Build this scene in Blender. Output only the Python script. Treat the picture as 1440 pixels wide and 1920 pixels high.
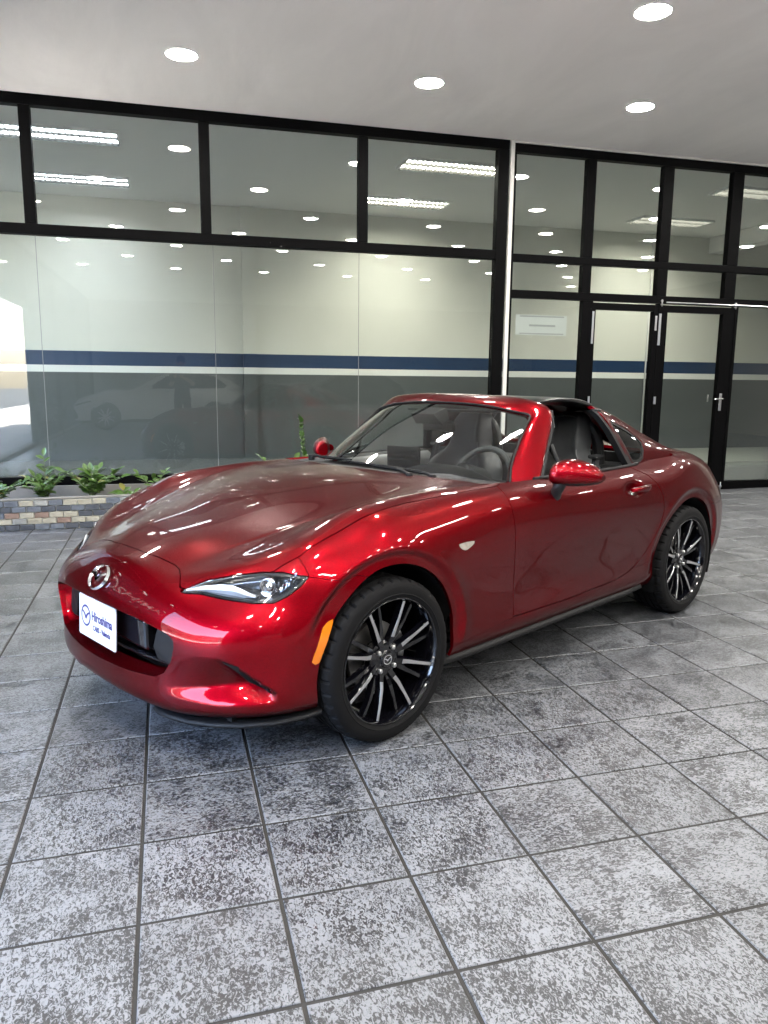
import bpy, bmesh, math, random
import numpy as np
from mathutils import Vector, Matrix
R = math.radians
sc = bpy.context.scene
for o in list(bpy.data.objects):
    bpy.data.objects.remove(o, do_unlink=True)
col = sc.collection

# ------------------------------------------------------------------ camera
cam_d = bpy.data.cameras.new('camera')
cam = bpy.data.objects.new('camera', cam_d)
col.objects.link(cam)
cam.location = (-0.5797, -2.5154, 1.3344)
cam.rotation_euler = (R(90 - 9.936), 0, R(-15.593))
cam_d.sensor_fit = 'VERTICAL'
cam_d.sensor_height = 24.0
cam_d.lens = 1452.4 / 1920 * 24.0
cam_d.clip_start = 0.05
cam_d.clip_end = 3000
sc.camera = cam

# ------------------------------------------------------------------ world, sun, exposure
w = bpy.data.worlds.new('World')
sc.world = w
w.use_nodes = True
wn = w.node_tree.nodes
wl = w.node_tree.links
bg = wn['Background']
sky = wn.new('ShaderNodeTexSky')
sky.sky_type = 'NISHITA'
sky.sun_disc = False
SUN_EL, SUN_AZ = 58.0, 172.0           # azimuth clockwise from +Y: the sun stands high behind the photographer
sky.sun_elevation = R(SUN_EL)
sky.sun_rotation = R(SUN_AZ)
sky.air_density = 1.0
sky.dust_density = 2.0
sky.ozone_density = 1.0
wl.new(sky.outputs[0], bg.inputs[0])
bg.inputs[1].default_value = 0.15
sl = bpy.data.lights.new('sun', 'SUN')
sl.energy = 5.0
sl.angle = R(0.6)
sl.color = (1.0, 0.955, 0.90)
sun = bpy.data.objects.new('sun', sl)
col.objects.link(sun)
_d = Vector((math.sin(R(SUN_AZ)) * math.cos(R(SUN_EL)), math.cos(R(SUN_AZ)) * math.cos(R(SUN_EL)), math.sin(R(SUN_EL))))
sun.rotation_euler = _d.to_track_quat('Z', 'Y').to_euler()
sun.location = _d * 30

vs = sc.view_settings
vs.view_transform = 'Standard'
vs.look = 'None'
vs.exposure = 5.1
vs.gamma = 1.0
vs.use_curve_mapping = False
sc.render.engine = 'CYCLES'
cy = sc.cycles
cy.max_bounces = 12
cy.diffuse_bounces = 5
cy.glossy_bounces = 6
cy.transmission_bounces = 8
cy.transparent_max_bounces = 24
cy.sample_clamp_indirect = 6.0
cy.caustics_reflective = False
cy.caustics_refractive = False
cy.use_denoising = True
LAMP_W = 9.5        # emission strength of the round ceiling lamps
TUBE_W = 1.6         # emission strength of the indoor fluorescent tubes

rnd = random.Random(7)

# ------------------------------------------------------------------ helpers: objects
def tag(o, label=None, cat=None, group=None, kind=None):
    if label: o['label'] = label
    if cat: o['category'] = cat
    if group: o['group'] = group
    if kind: o['kind'] = kind
    return o

def link(o, parent=None):
    col.objects.link(o)
    if parent is not None:
        o.parent = parent
    return o

def empty(name, loc=(0, 0, 0), rz=0.0, parent=None):
    o = bpy.data.objects.new(name, None)
    o.empty_display_size = 0.1
    o.location = loc
    o.rotation_euler = (0, 0, rz)
    return link(o, parent)

def make_mesh(name, V, F, smooth=True, normals=None):
    me = bpy.data.meshes.new(name)
    me.from_pydata([tuple(map(float, v)) for v in V], [], [tuple(map(int, f)) for f in F])
    if smooth:
        me.polygons.foreach_set('use_smooth', [True] * len(me.polygons))
    me.update()
    if normals is not None:
        me.normals_split_custom_set([tuple(map(float, n)) for n in normals])
    return me

def obj(name, V, F, mat=None, parent=None, smooth=True, normals=None):
    me = make_mesh(name, V, F, smooth, normals)
    if mat is not None:
        for m in (mat if isinstance(mat, (list, tuple)) else [mat]):
            me.materials.append(m)
    return link(bpy.data.objects.new(name, me), parent)

def copy_tree(o, parent=None):
    c = o.copy()
    link(c)
    if parent is not None:
        c.parent = parent
        c.matrix_parent_inverse = o.matrix_parent_inverse.copy()
    for ch in list(o.children):
        copy_tree(ch, c)
    return c

class MB:
    """collects simple solids into one mesh"""
    def __init__(self):
        self.V = []; self.F = []; self.S = []; self.M = []; self.mi = 0
    def add(self, V, F, smooth=False):
        b = len(self.V)
        self.V += [tuple(v) for v in V]
        for f in F:
            self.F.append(tuple(i + b for i in f)); self.S.append(smooth); self.M.append(self.mi)
    def box(self, x0, x1, y0, y1, z0, z1, bev=0.0):
        if bev <= 0:
            V = [(x0, y0, z0), (x1, y0, z0), (x1, y1, z0), (x0, y1, z0), (x0, y0, z1), (x1, y0, z1), (x1, y1, z1), (x0, y1, z1)]
            F = [(3, 2, 1, 0), (4, 5, 6, 7), (0, 1, 5, 4), (1, 2, 6, 5), (2, 3, 7, 6), (3, 0, 4, 7)]
            self.add(V, F); return
        bm = bmesh.new()
        bmesh.ops.create_cube(bm, size=1)
        for v in bm.verts:
            v.co = ((x0 + x1) / 2 + v.co.x * (x1 - x0), (y0 + y1) / 2 + v.co.y * (y1 - y0), (z0 + z1) / 2 + v.co.z * (z1 - z0))
        bmesh.ops.bevel(bm, geom=bm.edges[:], offset=bev, segments=2, affect='EDGES', profile=0.5)
        self.bm(bm); bm.free()
    def bm(self, bm, smooth=False):
        bm.verts.index_update()
        self.add([v.co[:] for v in bm.verts], [[v.index for v in f.verts] for f in bm.faces], smooth)
    def tube(self, pts, r, n=8, caps=True, smooth=True, up=None):
        pts = [Vector(p) for p in pts]
        rs = r if isinstance(r, (list, tuple)) else [r] * len(pts)
        rings = []
        t0 = (pts[1] - pts[0]).normalized()
        a = Vector((0, 0, 1)) if abs(t0.z) < 0.9 else Vector((1, 0, 0))
        nx = t0.cross(a).normalized()
        for i, p in enumerate(pts):
            if i == 0: t = pts[1] - pts[0]
            elif i == len(pts) - 1: t = pts[-1] - pts[-2]
            else: t = (pts[i + 1] - pts[i]).normalized() + (pts[i] - pts[i - 1]).normalized()
            t.normalize()
            nx = (nx - t * nx.dot(t)).normalized()
            ny = t.cross(nx)
            rings.append([p + (nx * math.cos(2 * math.pi * k / n) + ny * math.sin(2 * math.pi * k / n)) * rs[i] for k in range(n)])
        V = [v for rg in rings for v in rg]; F = []
        for i in range(len(pts) - 1):
            for k in range(n):
                F.append((i * n + k, i * n + (k + 1) % n, (i + 1) * n + (k + 1) % n, (i + 1) * n + k))
        self.add(V, F, smooth)
        if caps:
            self.add(rings[0][::-1], [tuple(range(n))]); self.add(rings[-1], [tuple(range(n))])
    def lathe(self, prof, n=48, axis='z', c=(0, 0, 0), smooth=True, closed=False):
        """prof: list of (r, h)"""
        V = []; F = []
        m = len(prof)
        for k in range(n):
            a = 2 * math.pi * k / n
            for (r, h) in prof:
                u, v = r * math.cos(a), r * math.sin(a)
                p = {'z': (u, v, h), 'y': (u, h, v), 'x': (h, u, v)}[axis]
                V.append((p[0] + c[0], p[1] + c[1], p[2] + c[2]))
        for k in range(n):
            k2 = (k + 1) % n
            for i in range(m if closed else m - 1):
                j = (i + 1) % m
                F.append((k * m + i, k2 * m + i, k2 * m + j, k * m + j))
        self.add(V, F, smooth)
    def prism(self, poly, h0, h1, plane='xz', smooth=False):
        """extrude a 2-D polygon; plane gives the two axes of the polygon"""
        ax = {'x': 0, 'y': 1, 'z': 2}
        i, j = ax[plane[0]], ax[plane[1]]
        k = 3 - i - j
        def P(p, h):
            q = [0, 0, 0]; q[i] = p[0]; q[j] = p[1]; q[k] = h; return q
        n = len(poly)
        V = [P(p, h0) for p in poly] + [P(p, h1) for p in poly]
        F = [tuple(range(n))[::-1], tuple(range(n, 2 * n))] + [(a, (a + 1) % n, n + (a + 1) % n, n + a) for a in range(n)]
        self.add(V, F, smooth)
    def build(self, name, mat=None, parent=None, sharp=35, fix=True):
        me = bpy.data.meshes.new(name)
        me.from_pydata(self.V, [], self.F)
        if mat is not None:
            for m in (mat if isinstance(mat, (list, tuple)) else [mat]):
                me.materials.append(m)
        me.polygons.foreach_set('use_smooth', self.S)
        me.polygons.foreach_set('material_index', self.M)
        me.update()
        if fix:
            bm = bmesh.new(); bm.from_mesh(me)
            bmesh.ops.remove_doubles(bm, verts=bm.verts, dist=1e-6)
            bmesh.ops.recalc_face_normals(bm, faces=bm.faces)
            for e in bm.edges:
                if len(e.link_faces) == 2 and e.calc_face_angle(0) > R(sharp):
                    e.smooth = False
            bm.to_mesh(me); bm.free()
        return link(bpy.data.objects.new(name, me), parent)

# ------------------------------------------------------------------ helpers: subdivision surfaces in numpy
def cc_topology(nv, F):
    F = np.asarray(F, int)
    e = np.concatenate([F[:, [0, 1]], F[:, [1, 2]], F[:, [2, 3]], F[:, [3, 0]]])
    es = np.sort(e, 1)
    key = es[:, 0] * nv + es[:, 1]
    uk, inv, cnt = np.unique(key, return_inverse=True, return_counts=True)
    E = np.stack([uk // nv, uk % nv], 1)
    return F, E, inv.reshape(4, -1).T, cnt

def cc_step(V, F):
    nv = len(V)
    F, E, FE, cnt = cc_topology(nv, F)
    fp = V[F].mean(1)
    ep = (V[E[:, 0]] + V[E[:, 1]]) / 2
    mid = ep.copy()
    acc = np.zeros_like(ep)
    for k in range(4): np.add.at(acc, FE[:, k], fp)
    inn = cnt == 2
    ep[inn] = (mid[inn] * 2 + acc[inn]) / 4
    val = np.zeros(nv); S = np.zeros_like(V); Q = np.zeros_like(V); fc = np.zeros(nv)
    for k in range(2):
        np.add.at(val, E[:, k], 1); np.add.at(S, E[:, k], mid)
    for k in range(4):
        np.add.at(Q, F[:, k], fp); np.add.at(fc, F[:, k], 1)
    n = np.maximum(val, 1)[:, None]
    NV = (Q / np.maximum(fc, 1)[:, None] + 2 * S / n + (n - 3) * V) / n
    B = E[~inn]; bs = np.zeros_like(V); bc = np.zeros(nv)
    for k in range(2):
        np.add.at(bs, B[:, k], V[B[:, 1 - k]]); np.add.at(bc, B[:, k], 1)
    b = bc == 2
    NV[b] = V[b] * 0.75 + bs[b] / 8
    NV[(bc > 0) & ((fc == 1) | (bc != 2))] = V[(bc > 0) & ((fc == 1) | (bc != 2))]
    ne = len(E)
    nV = np.concatenate([NV, ep, fp])
    fi = nv + ne + np.arange(len(F))
    nF = np.concatenate([np.stack([F[:, k], nv + FE[:, k], fi, nv + FE[:, (k - 1) % 4]], 1) for k in range(4)])
    return nV, nF

def cc_limit(V, F):
    nv = len(V)
    F, E, FE, cnt = cc_topology(nv, F)
    val = np.zeros(nv); Se = np.zeros_like(V); Sf = np.zeros_like(V); fc = np.zeros(nv)
    for k in range(2):
        np.add.at(val, E[:, k], 1); np.add.at(Se, E[:, k], V[E[:, 1 - k]])
    for k in range(4):
        np.add.at(Sf, F[:, k], V[F[:, (k + 2) % 4]]); np.add.at(fc, F[:, k], 1)
    n = np.maximum(val, 1)[:, None]
    L = (n * n * V + 4 * Se + Sf) / (n * (n + 5))
    B = E[cnt != 2]; bs = np.zeros_like(V); bc = np.zeros(nv)
    for k in range(2):
        np.add.at(bs, B[:, k], V[B[:, 1 - k]]); np.add.at(bc, B[:, k], 1)
    b = bc == 2
    L[b] = (4 * V[b] + bs[b]) / 6
    c = (bc > 0) & ((fc == 1) | (bc != 2))
    L[c] = V[c]
    return L

def cc_surface(T, F, levels, fit=8):
    """T: points the surface should pass through"""
    T = np.asarray(T, float)
    P = T.copy()
    for _ in range(fit):
        P = P + 0.85 * (T - cc_limit(P, F))
    F = np.asarray(F, int)
    for _ in range(levels):
        P, F = cc_step(P, F)
    return cc_limit(P, F), F

def vnormals(V, F):
    F = np.asarray(F)
    N = np.zeros_like(V)
    if F.shape[1] == 4:
        fn = np.cross(V[F[:, 2]] - V[F[:, 0]], V[F[:, 3]] - V[F[:, 1]])
    else:
        fn = np.cross(V[F[:, 1]] - V[F[:, 0]], V[F[:, 2]] - V[F[:, 0]])
    for k in range(F.shape[1]): np.add.at(N, F[:, k], fn)
    return N / np.maximum(np.linalg.norm(N, axis=1), 1e-12)[:, None]

def tris(F):
    F = np.asarray(F)
    return np.concatenate([F[:, [0, 1, 2]], F[:, [0, 2, 3]]])

def clip(M, field, thr=0.0):
    """keep the part of the triangle mesh M=(V,N,T) where field(V) > thr"""
    V, N, T = M
    if len(T) == 0: return M
    d = field(V) - thr
    s = d > 0
    k = s[T].sum(1)
    out = [T[k == 3]]
    nV = [V]; nN = [N]; base = len(V)
    for want in (1, 2):
        Q = T[k == want]
        if len(Q) == 0: continue
        odd = s[Q] if want == 1 else ~s[Q]
        r = odd.argmax(1)
        i = np.arange(len(Q))
        A, B, C = Q[i, r], Q[i, (r + 1) % 3], Q[i, (r + 2) % 3]
        def cut(a, b):
            t = (d[a] / (d[a] - d[b]))[:, None]
            n = N[a] * (1 - t) + N[b] * t
            return V[a] * (1 - t) + V[b] * t, n / np.linalg.norm(n, axis=1)[:, None]
        ab, nab = cut(A, B); ac, nac = cut(A, C)
        m = len(Q)
        iab = base + np.arange(m); iac = base + m + np.arange(m); base += 2 * m
        nV += [ab, ac]; nN += [nab, nac]
        if want == 1: out.append(np.stack([A, iab, iac], 1))
        else: out += [np.stack([iab, B, C], 1), np.stack([iab, C, iac], 1)]
    V2 = np.concatenate(nV); N2 = np.concatenate(nN); T2 = np.concatenate(out)
    return weld(V2, N2, T2)

def weld(V, N, T):
    used = np.unique(T)
    mp = -np.ones(len(V), int)
    q = np.round(V[used] * 1e5).astype(np.int64)
    _, first, inv = np.unique(q, axis=0, return_index=True, return_inverse=True)
    mp[used] = inv.ravel()
    T = mp[T]
    ok = (T[:, 0] != T[:, 1]) & (T[:, 1] != T[:, 2]) & (T[:, 0] != T[:, 2])
    return V[used][first], N[used][first], T[ok]

def split(M, field, gap=0.0014):
    return clip(M, field, gap), clip(M, lambda v: -field(v), gap)

def sd_poly(P, poly):
    """signed distance to a 2-D polygon, positive inside"""
    poly = np.asarray(poly, float)
    best = np.full(len(P), 1e9); ins = np.zeros(len(P), bool)
    for a, b in zip(poly, np.roll(poly, -1, 0)):
        e = b - a; w_ = P - a
        t = np.clip((w_ @ e) / max(e @ e, 1e-12), 0, 1)
        best = np.minimum(best, ((w_ - t[:, None] * e) ** 2).sum(1))
        cond = ((a[1] <= P[:, 1]) & (P[:, 1] < b[1])) | ((b[1] <= P[:, 1]) & (P[:, 1] < a[1]))
        with np.errstate(divide='ignore', invalid='ignore'):
            xx = a[0] + (P[:, 1] - a[1]) / (b[1] - a[1]) * e[0]
        ins ^= cond & (P[:, 0] < xx)
    dd = np.sqrt(best)
    return np.where(ins, dd, -dd)

def spline(pts, n=8, closed=False):
    """Catmull-Rom through 2-D or 3-D points"""
    P = np.asarray(pts, float); m = len(P); out = []
    rng = range(m) if closed else range(m - 1)
    for i in rng:
        if closed: a, b, c, d = P[(i - 1) % m], P[i], P[(i + 1) % m], P[(i + 2) % m]
        else:
            b, c = P[i], P[i + 1]
            a = P[i - 1] if i > 0 else 2 * b - c
            d = P[i + 2] if i + 2 < m else 2 * c - b
        for k in range(n):
            t = k / n
            out.append(0.5 * ((2 * b) + (c - a) * t + (2 * a - 5 * b + 4 * c - d) * t * t + (3 * b - a - 3 * c + d) * t ** 3))
    if not closed: out.append(P[-1])
    return np.array(out)

def shell(name, M, mat, parent, flange=0.014, fmat=None):
    """panel object from a clipped mesh, its open edges folded inwards so that it has thickness"""
    V, N, T = M
    if len(T) == 0: return None
    e = np.concatenate([T[:, [0, 1]], T[:, [1, 2]], T[:, [2, 0]]])
    es = np.sort(e, 1); key = es[:, 0] * len(V) + es[:, 1]
    uk, idx, cnt = np.unique(key, return_index=True, return_counts=True)
    be = e[idx[cnt == 1]]
    faces = [tuple(t) for t in T]; ln = N[T].reshape(-1, 3)
    VV = V; mi = np.zeros(len(T), int)
    if flange > 0 and len(be):
        bv = np.unique(be); mp = {int(b): i for i, b in enumerate(bv)}
        nb = len(bv); b0 = len(V)
        VV = np.concatenate([V, V[bv], V[bv] - N[bv] * flange])
        q = []; fn = []
        for a, b in be:
            ia, ib = b0 + mp[int(a)], b0 + mp[int(b)]
            q.append((ib, ia, ia + nb, ib + nb))
            n = np.cross(V[a] - V[b], -N[a]); n = n / max(np.linalg.norm(n), 1e-9)
            fn += [n] * 4
        faces += q; ln = np.concatenate([ln, np.array(fn)])
        mi = np.concatenate([mi, np.full(len(q), 1 if fmat else 0)])
    o = obj(name, VV, faces, [mat] + ([fmat] if fmat else []), parent, True, ln)
    if fmat: o.data.polygons.foreach_set('material_index', mi.tolist())
    return o

def grid_faces(ni, nj, off=0):
    return [(off + i * nj + j, off + (i + 1) * nj + j, off + (i + 1) * nj + j + 1, off + i * nj + j + 1) for i in range(ni - 1) for j in range(nj - 1)]

def mirror_mesh(T, F):
    """half cage (y >= 0) -> whole cage"""
    T = np.asarray(T, float)
    mp = []; ext = []
    for i, p in enumerate(T):
        if abs(p[1]) < 1e-6: mp.append(i)
        else: mp.append(len(T) + len(ext)); ext.append((p[0], -p[1], p[2]))
    V = np.concatenate([T, np.array(ext)]) if ext else T
    F2 = [tuple(mp[i] for i in f)[::-1] for f in F]
    return V, list(F) + F2

def subd(name, T, F, mat, parent, levels=2, fit=6, thick=0.0, mirror=False, smooth=True):
    if mirror: T, F = mirror_mesh(T, F)
    V, Q = cc_surface(T, F, levels, fit)
    if thick:
        N = vnormals(V, Q)
        M = (V, N, tris(Q))
        return shell(name, M, mat, parent, thick)
    return obj(name, V, Q, mat, parent, smooth)

# ------------------------------------------------------------------ materials
def nodes(name):
    m = bpy.data.materials.new(name)
    m.use_nodes = True
    nt = m.node_tree
    return m, nt.nodes, nt.links, nt.nodes['Principled BSDF']

def plain(name, colr, rough=0.5, metal=0.0, coat=0.0, spec=0.5, bump=0.0, bscale=200.0, vary=0.0, vscale=6.0, coat_r=0.03):
    m, n, l, p = nodes(name)
    p.inputs['Base Color'].default_value = (*colr, 1)
    p.inputs['Roughness'].default_value = rough
    p.inputs['Metallic'].default_value = metal
    p.inputs['Coat Weight'].default_value = coat
    p.inputs['Coat Roughness'].default_value = coat_r
    p.inputs['Specular IOR Level'].default_value = spec
    tc = n.new('ShaderNodeTexCoord')
    if bump:
        t = n.new('ShaderNodeTexNoise'); t.inputs['Scale'].default_value = bscale; t.inputs['Detail'].default_value = 3
        b = n.new('ShaderNodeBump'); b.inputs['Strength'].default_value = bump; b.inputs['Distance'].default_value = 0.002
        l.new(tc.outputs['Object'], t.inputs['Vector']); l.new(t.outputs[0], b.inputs['Height']); l.new(b.outputs[0], p.inputs['Normal'])
    if vary:
        t = n.new('ShaderNodeTexNoise'); t.inputs['Scale'].default_value = vscale; t.inputs['Detail'].default_value = 5
        r = n.new('ShaderNodeMix'); r.data_type = 'RGBA'
        a = [max(0, c * (1 - vary)) for c in colr]; b2 = [min(1, c * (1 + vary)) for c in colr]
        r.inputs['A'].default_value = (*a, 1); r.inputs['B'].default_value = (*b2, 1)
        l.new(tc.outputs['Object'], t.inputs['Vector']); l.new(t.outputs[0], r.inputs['Factor']); l.new(r.outputs['Result'], p.inputs['Base Color'])
    return m

def emit(name, colr, s):
    m, n, l, p = nodes(name)
    p.inputs['Base Color'].default_value = (*colr, 1)
    p.inputs['Emission Color'].default_value = (*colr, 1)
    p.inputs['Emission Strength'].default_value = s
    return m

def glass_mat(name, tint=(1, 1, 1), ior=1.5, boost=1.0, rough=0.0):
    """thin clear sheet: mirrors by Fresnel, lets the rest through"""
    m, n, l, p = nodes(name)
    out = n['Material Output']
    tr = n.new('ShaderNodeBsdfTransparent'); tr.inputs[0].default_value = (*tint, 1)
    gl = n.new('ShaderNodeBsdfGlossy'); gl.inputs['Roughness'].default_value = rough
    fr = n.new('ShaderNodeFresnel'); fr.inputs[0].default_value = ior
    mu = n.new('ShaderNodeMath'); mu.operation = 'MULTIPLY'; mu.inputs[1].default_value = boost; mu.use_clamp = True
    mx = n.new('ShaderNodeMixShader')
    l.new(fr.outputs[0], mu.inputs[0]); l.new(mu.outputs[0], mx.inputs[0])
    l.new(tr.outputs[0], mx.inputs[1]); l.new(gl.outputs[0], mx.inputs[2]); l.new(mx.outputs[0], out.inputs[0])
    return m

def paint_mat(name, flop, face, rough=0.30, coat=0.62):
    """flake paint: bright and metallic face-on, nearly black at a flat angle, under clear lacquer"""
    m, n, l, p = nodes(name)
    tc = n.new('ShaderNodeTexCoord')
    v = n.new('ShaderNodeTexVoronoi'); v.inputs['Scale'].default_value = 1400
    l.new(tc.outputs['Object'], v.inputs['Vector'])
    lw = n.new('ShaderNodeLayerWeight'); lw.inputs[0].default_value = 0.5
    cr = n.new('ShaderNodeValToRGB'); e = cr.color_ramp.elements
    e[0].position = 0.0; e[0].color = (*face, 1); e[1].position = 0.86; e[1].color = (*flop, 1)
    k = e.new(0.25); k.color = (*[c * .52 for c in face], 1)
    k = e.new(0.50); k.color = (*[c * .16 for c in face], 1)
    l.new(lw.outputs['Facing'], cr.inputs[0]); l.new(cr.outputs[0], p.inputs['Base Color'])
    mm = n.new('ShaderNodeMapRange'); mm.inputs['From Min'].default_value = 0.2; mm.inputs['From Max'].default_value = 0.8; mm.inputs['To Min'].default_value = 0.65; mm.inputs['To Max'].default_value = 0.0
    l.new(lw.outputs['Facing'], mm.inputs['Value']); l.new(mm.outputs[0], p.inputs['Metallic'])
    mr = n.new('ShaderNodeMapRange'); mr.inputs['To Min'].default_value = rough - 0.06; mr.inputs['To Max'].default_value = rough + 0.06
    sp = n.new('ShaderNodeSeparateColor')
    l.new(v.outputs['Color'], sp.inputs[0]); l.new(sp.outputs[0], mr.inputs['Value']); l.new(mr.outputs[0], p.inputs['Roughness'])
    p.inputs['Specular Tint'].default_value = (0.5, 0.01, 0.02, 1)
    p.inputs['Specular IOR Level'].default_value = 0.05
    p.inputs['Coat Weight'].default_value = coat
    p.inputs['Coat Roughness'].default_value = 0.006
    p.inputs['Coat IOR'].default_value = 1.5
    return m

M = {}
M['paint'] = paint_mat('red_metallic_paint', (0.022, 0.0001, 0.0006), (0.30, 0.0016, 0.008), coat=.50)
M['black_gloss'] = plain('gloss_black', (0.008, 0.008, 0.01), 0.08, coat=0.5)
M['black_plastic'] = plain('black_plastic', (0.0085, 0.0085, 0.0095), 0.48, bump=0.15, bscale=900)
M['roof_black'] = plain('roof_black', (0.003, 0.003, 0.0035), 0.28, spec=0.3)
M['black_matt'] = plain('matt_black', (0.004, 0.004, 0.0045), 0.8, spec=0.25)
M['liner'] = plain('wheel_liner', (0.004, 0.004, 0.0045), 0.9, spec=0.2, bump=0.3, bscale=300)
M['rubber'] = plain('tyre_rubber', (0.0055, 0.0055, 0.006), 0.72, spec=0.16, bump=0.15, bscale=500, vary=0.25, vscale=9)
M['seal'] = plain('rubber_seal', (0.0045, 0.0045, 0.005), 0.6, spec=0.25)
M['wheel_black'] = plain('wheel_black', (0.0025, 0.0025, 0.004), 0.12, coat=0.6, spec=0.3)
M['machined'] = plain('machined_alloy', (0.62, 0.62, 0.63), 0.28, metal=1.0)
M['steel'] = plain('steel', (0.55, 0.55, 0.56), 0.3, metal=1.0)
M['disc'] = plain('brake_disc', (0.30, 0.29, 0.28), 0.4, metal=0.9)
M['chrome'] = plain('chrome', (0.86, 0.86, 0.88), 0.05, metal=1.0)
M['leather'] = plain('black_leather', (0.10, 0.105, 0.11), 0.5, spec=0.35, bump=0.25, bscale=420)
M['leather2'] = plain('dark_trim', (0.028, 0.029, 0.031), 0.65, spec=0.3, bump=0.2, bscale=500)
M['stitch'] = plain('grey_thread', (0.30, 0.30, 0.31), 0.8)
M['carpet'] = plain('black_carpet', (0.012, 0.012, 0.013), 0.95, bump=0.5, bscale=800)
M['glass'] = glass_mat('car_glass', (0.82, 0.86, 0.84), 1.5, 1.8)
M['lens'] = glass_mat('clear_lens', (0.96, 0.97, 0.98), 1.5, 1.0)
M['amber'] = plain('amber_lens', (0.72, 0.19, 0.008), 0.15, coat=0.6)
M['white_lens'] = plain('pale_lens', (0.34, 0.31, 0.27), 0.12, coat=0.5, vary=.5, vscale=40)
M['reflector'] = plain('lamp_reflector', (0.9, 0.91, 0.93), 0.12, metal=1.0)
M['lamp_dark'] = plain('lamp_bezel', (0.012, 0.013, 0.015), 0.25)
M['lamp_bowl'] = plain('lamp_bowl', (0.42, 0.43, 0.45), 0.22, metal=0.9)
M['drl'] = plain('light_guide', (0.85, 0.87, 0.9), 0.25, coat=0.5)
M['plate'] = plain('white_plate', (0.62, 0.62, 0.65), 0.4)
M['ink'] = plain('blue_print', (0.03, 0.022, 0.14), 0.5)
M['stop'] = plain('dull_black_plastic', (0.0035, 0.0035, 0.004), 0.6, spec=0.3)
M['film'] = plain('pale_protective_film', (0.50, 0.52, 0.52), 0.3)
M['screen'] = plain('screen_glass', (0.01, 0.011, 0.013), 0.08, coat=0.4)

def tile_mat():
    m, n, l, p = nodes('slate_look_tile')
    tc = n.new('ShaderNodeTexCoord'); oi = n.new('ShaderNodeObjectInfo')
    off = n.new('ShaderNodeVectorMath'); off.operation = 'ADD'
    sc_ = n.new('ShaderNodeVectorMath'); sc_.operation = 'SCALE'; sc_.inputs['Scale'].default_value = 37.0
    cmb = n.new('ShaderNodeCombineXYZ')
    for k in range(3): l.new(oi.outputs['Random'], cmb.inputs[k])
    l.new(cmb.outputs[0], sc_.inputs[0]); l.new(tc.outputs['Object'], off.inputs[0]); l.new(sc_.outputs[0], off.inputs[1])
    # fine blotches, stretched a little
    mp = n.new('ShaderNodeMapping'); mp.inputs['Scale'].default_value = (1.0, 1.5, 1.0)
    l.new(off.outputs[0], mp.inputs[0])
    a = n.new('ShaderNodeTexNoise'); a.inputs['Scale'].default_value = 70; a.inputs['Detail'].default_value = 4.5; a.inputs['Roughness'].default_value = 0.68; a.inputs['Distortion'].default_value = 1.3
    l.new(mp.outputs[0], a.inputs['Vector'])
    b = n.new('ShaderNodeTexNoise'); b.inputs['Scale'].default_value = 7.5; b.inputs['Detail'].default_value = 3; b.inputs['Distortion'].default_value = 0.6
    l.new(off.outputs[0], b.inputs['Vector'])
    ad = n.new('ShaderNodeMath'); ad.operation = 'MULTIPLY_ADD'; ad.inputs[1].default_value = 0.27
    l.new(b.outputs[0], ad.inputs[0]); l.new(a.outputs[0], ad.inputs[2])
    # worn pale rim of each tile
    sx = n.new('ShaderNodeSeparateXYZ'); l.new(tc.outputs['Object'], sx.inputs[0])
    ax_ = n.new('ShaderNodeMath'); ax_.operation = 'ABSOLUTE'; l.new(sx.outputs[0], ax_.inputs[0])
    ay_ = n.new('ShaderNodeMath'); ay_.operation = 'ABSOLUTE'; l.new(sx.outputs[1], ay_.inputs[0])
    mxm = n.new('ShaderNodeMath'); mxm.operation = 'MAXIMUM'; l.new(ax_.outputs[0], mxm.inputs[0]); l.new(ay_.outputs[0], mxm.inputs[1])
    rim = n.new('ShaderNodeMapRange'); rim.inputs['From Min'].default_value = .1655; rim.inputs['From Max'].default_value = .1710; rim.inputs['To Max'].default_value = .05
    l.new(mxm.outputs[0], rim.inputs['Value'])
    sm_ = n.new('ShaderNodeMath'); sm_.operation = 'ADD'; l.new(ad.outputs[0], sm_.inputs[0]); l.new(rim.outputs[0], sm_.inputs[1])
    cr = n.new('ShaderNodeValToRGB')
    e = cr.color_ramp.elements
    e[0].position = .555; e[0].color = (.0095, .0104, .0132, 1)
    e[1].position = .71; e[1].color = (.168, .175, .187, 1)
    e2 = cr.color_ramp.elements.new(.612); e2.color = (.022, .0238, .028, 1)
    e3 = cr.color_ramp.elements.new(.634); e3.color = (.120, .125, .133, 1)
    l.new(sm_.outputs[0], cr.inputs[0])
    # each tile a little lighter or darker, plus fine grain
    hv = n.new('ShaderNodeHueSaturation')
    vr = n.new('ShaderNodeMapRange'); vr.inputs['To Min'].default_value = .86; vr.inputs['To Max'].default_value = 1.10
    l.new(oi.outputs['Random'], vr.inputs['Value']); l.new(vr.outputs[0], hv.inputs['Value']); l.new(cr.outputs[0], hv.inputs['Color'])
    l.new(hv.outputs[0], p.inputs['Base Color'])
    rr = n.new('ShaderNodeMapRange'); rr.inputs['From Min'].default_value = .54; rr.inputs['From Max'].default_value = .70; rr.inputs['To Min'].default_value = .30; rr.inputs['To Max'].default_value = .42
    l.new(sm_.outputs[0], rr.inputs['Value']); l.new(rr.outputs[0], p.inputs['Roughness'])
    bp = n.new('ShaderNodeBump'); bp.inputs['Strength'].default_value = .55; bp.inputs['Distance'].default_value = .0022
    l.new(sm_.outputs[0], bp.inputs['Height']); l.new(bp.outputs[0], p.inputs['Normal'])
    p.inputs['Specular IOR Level'].default_value = .5
    return m

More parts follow.
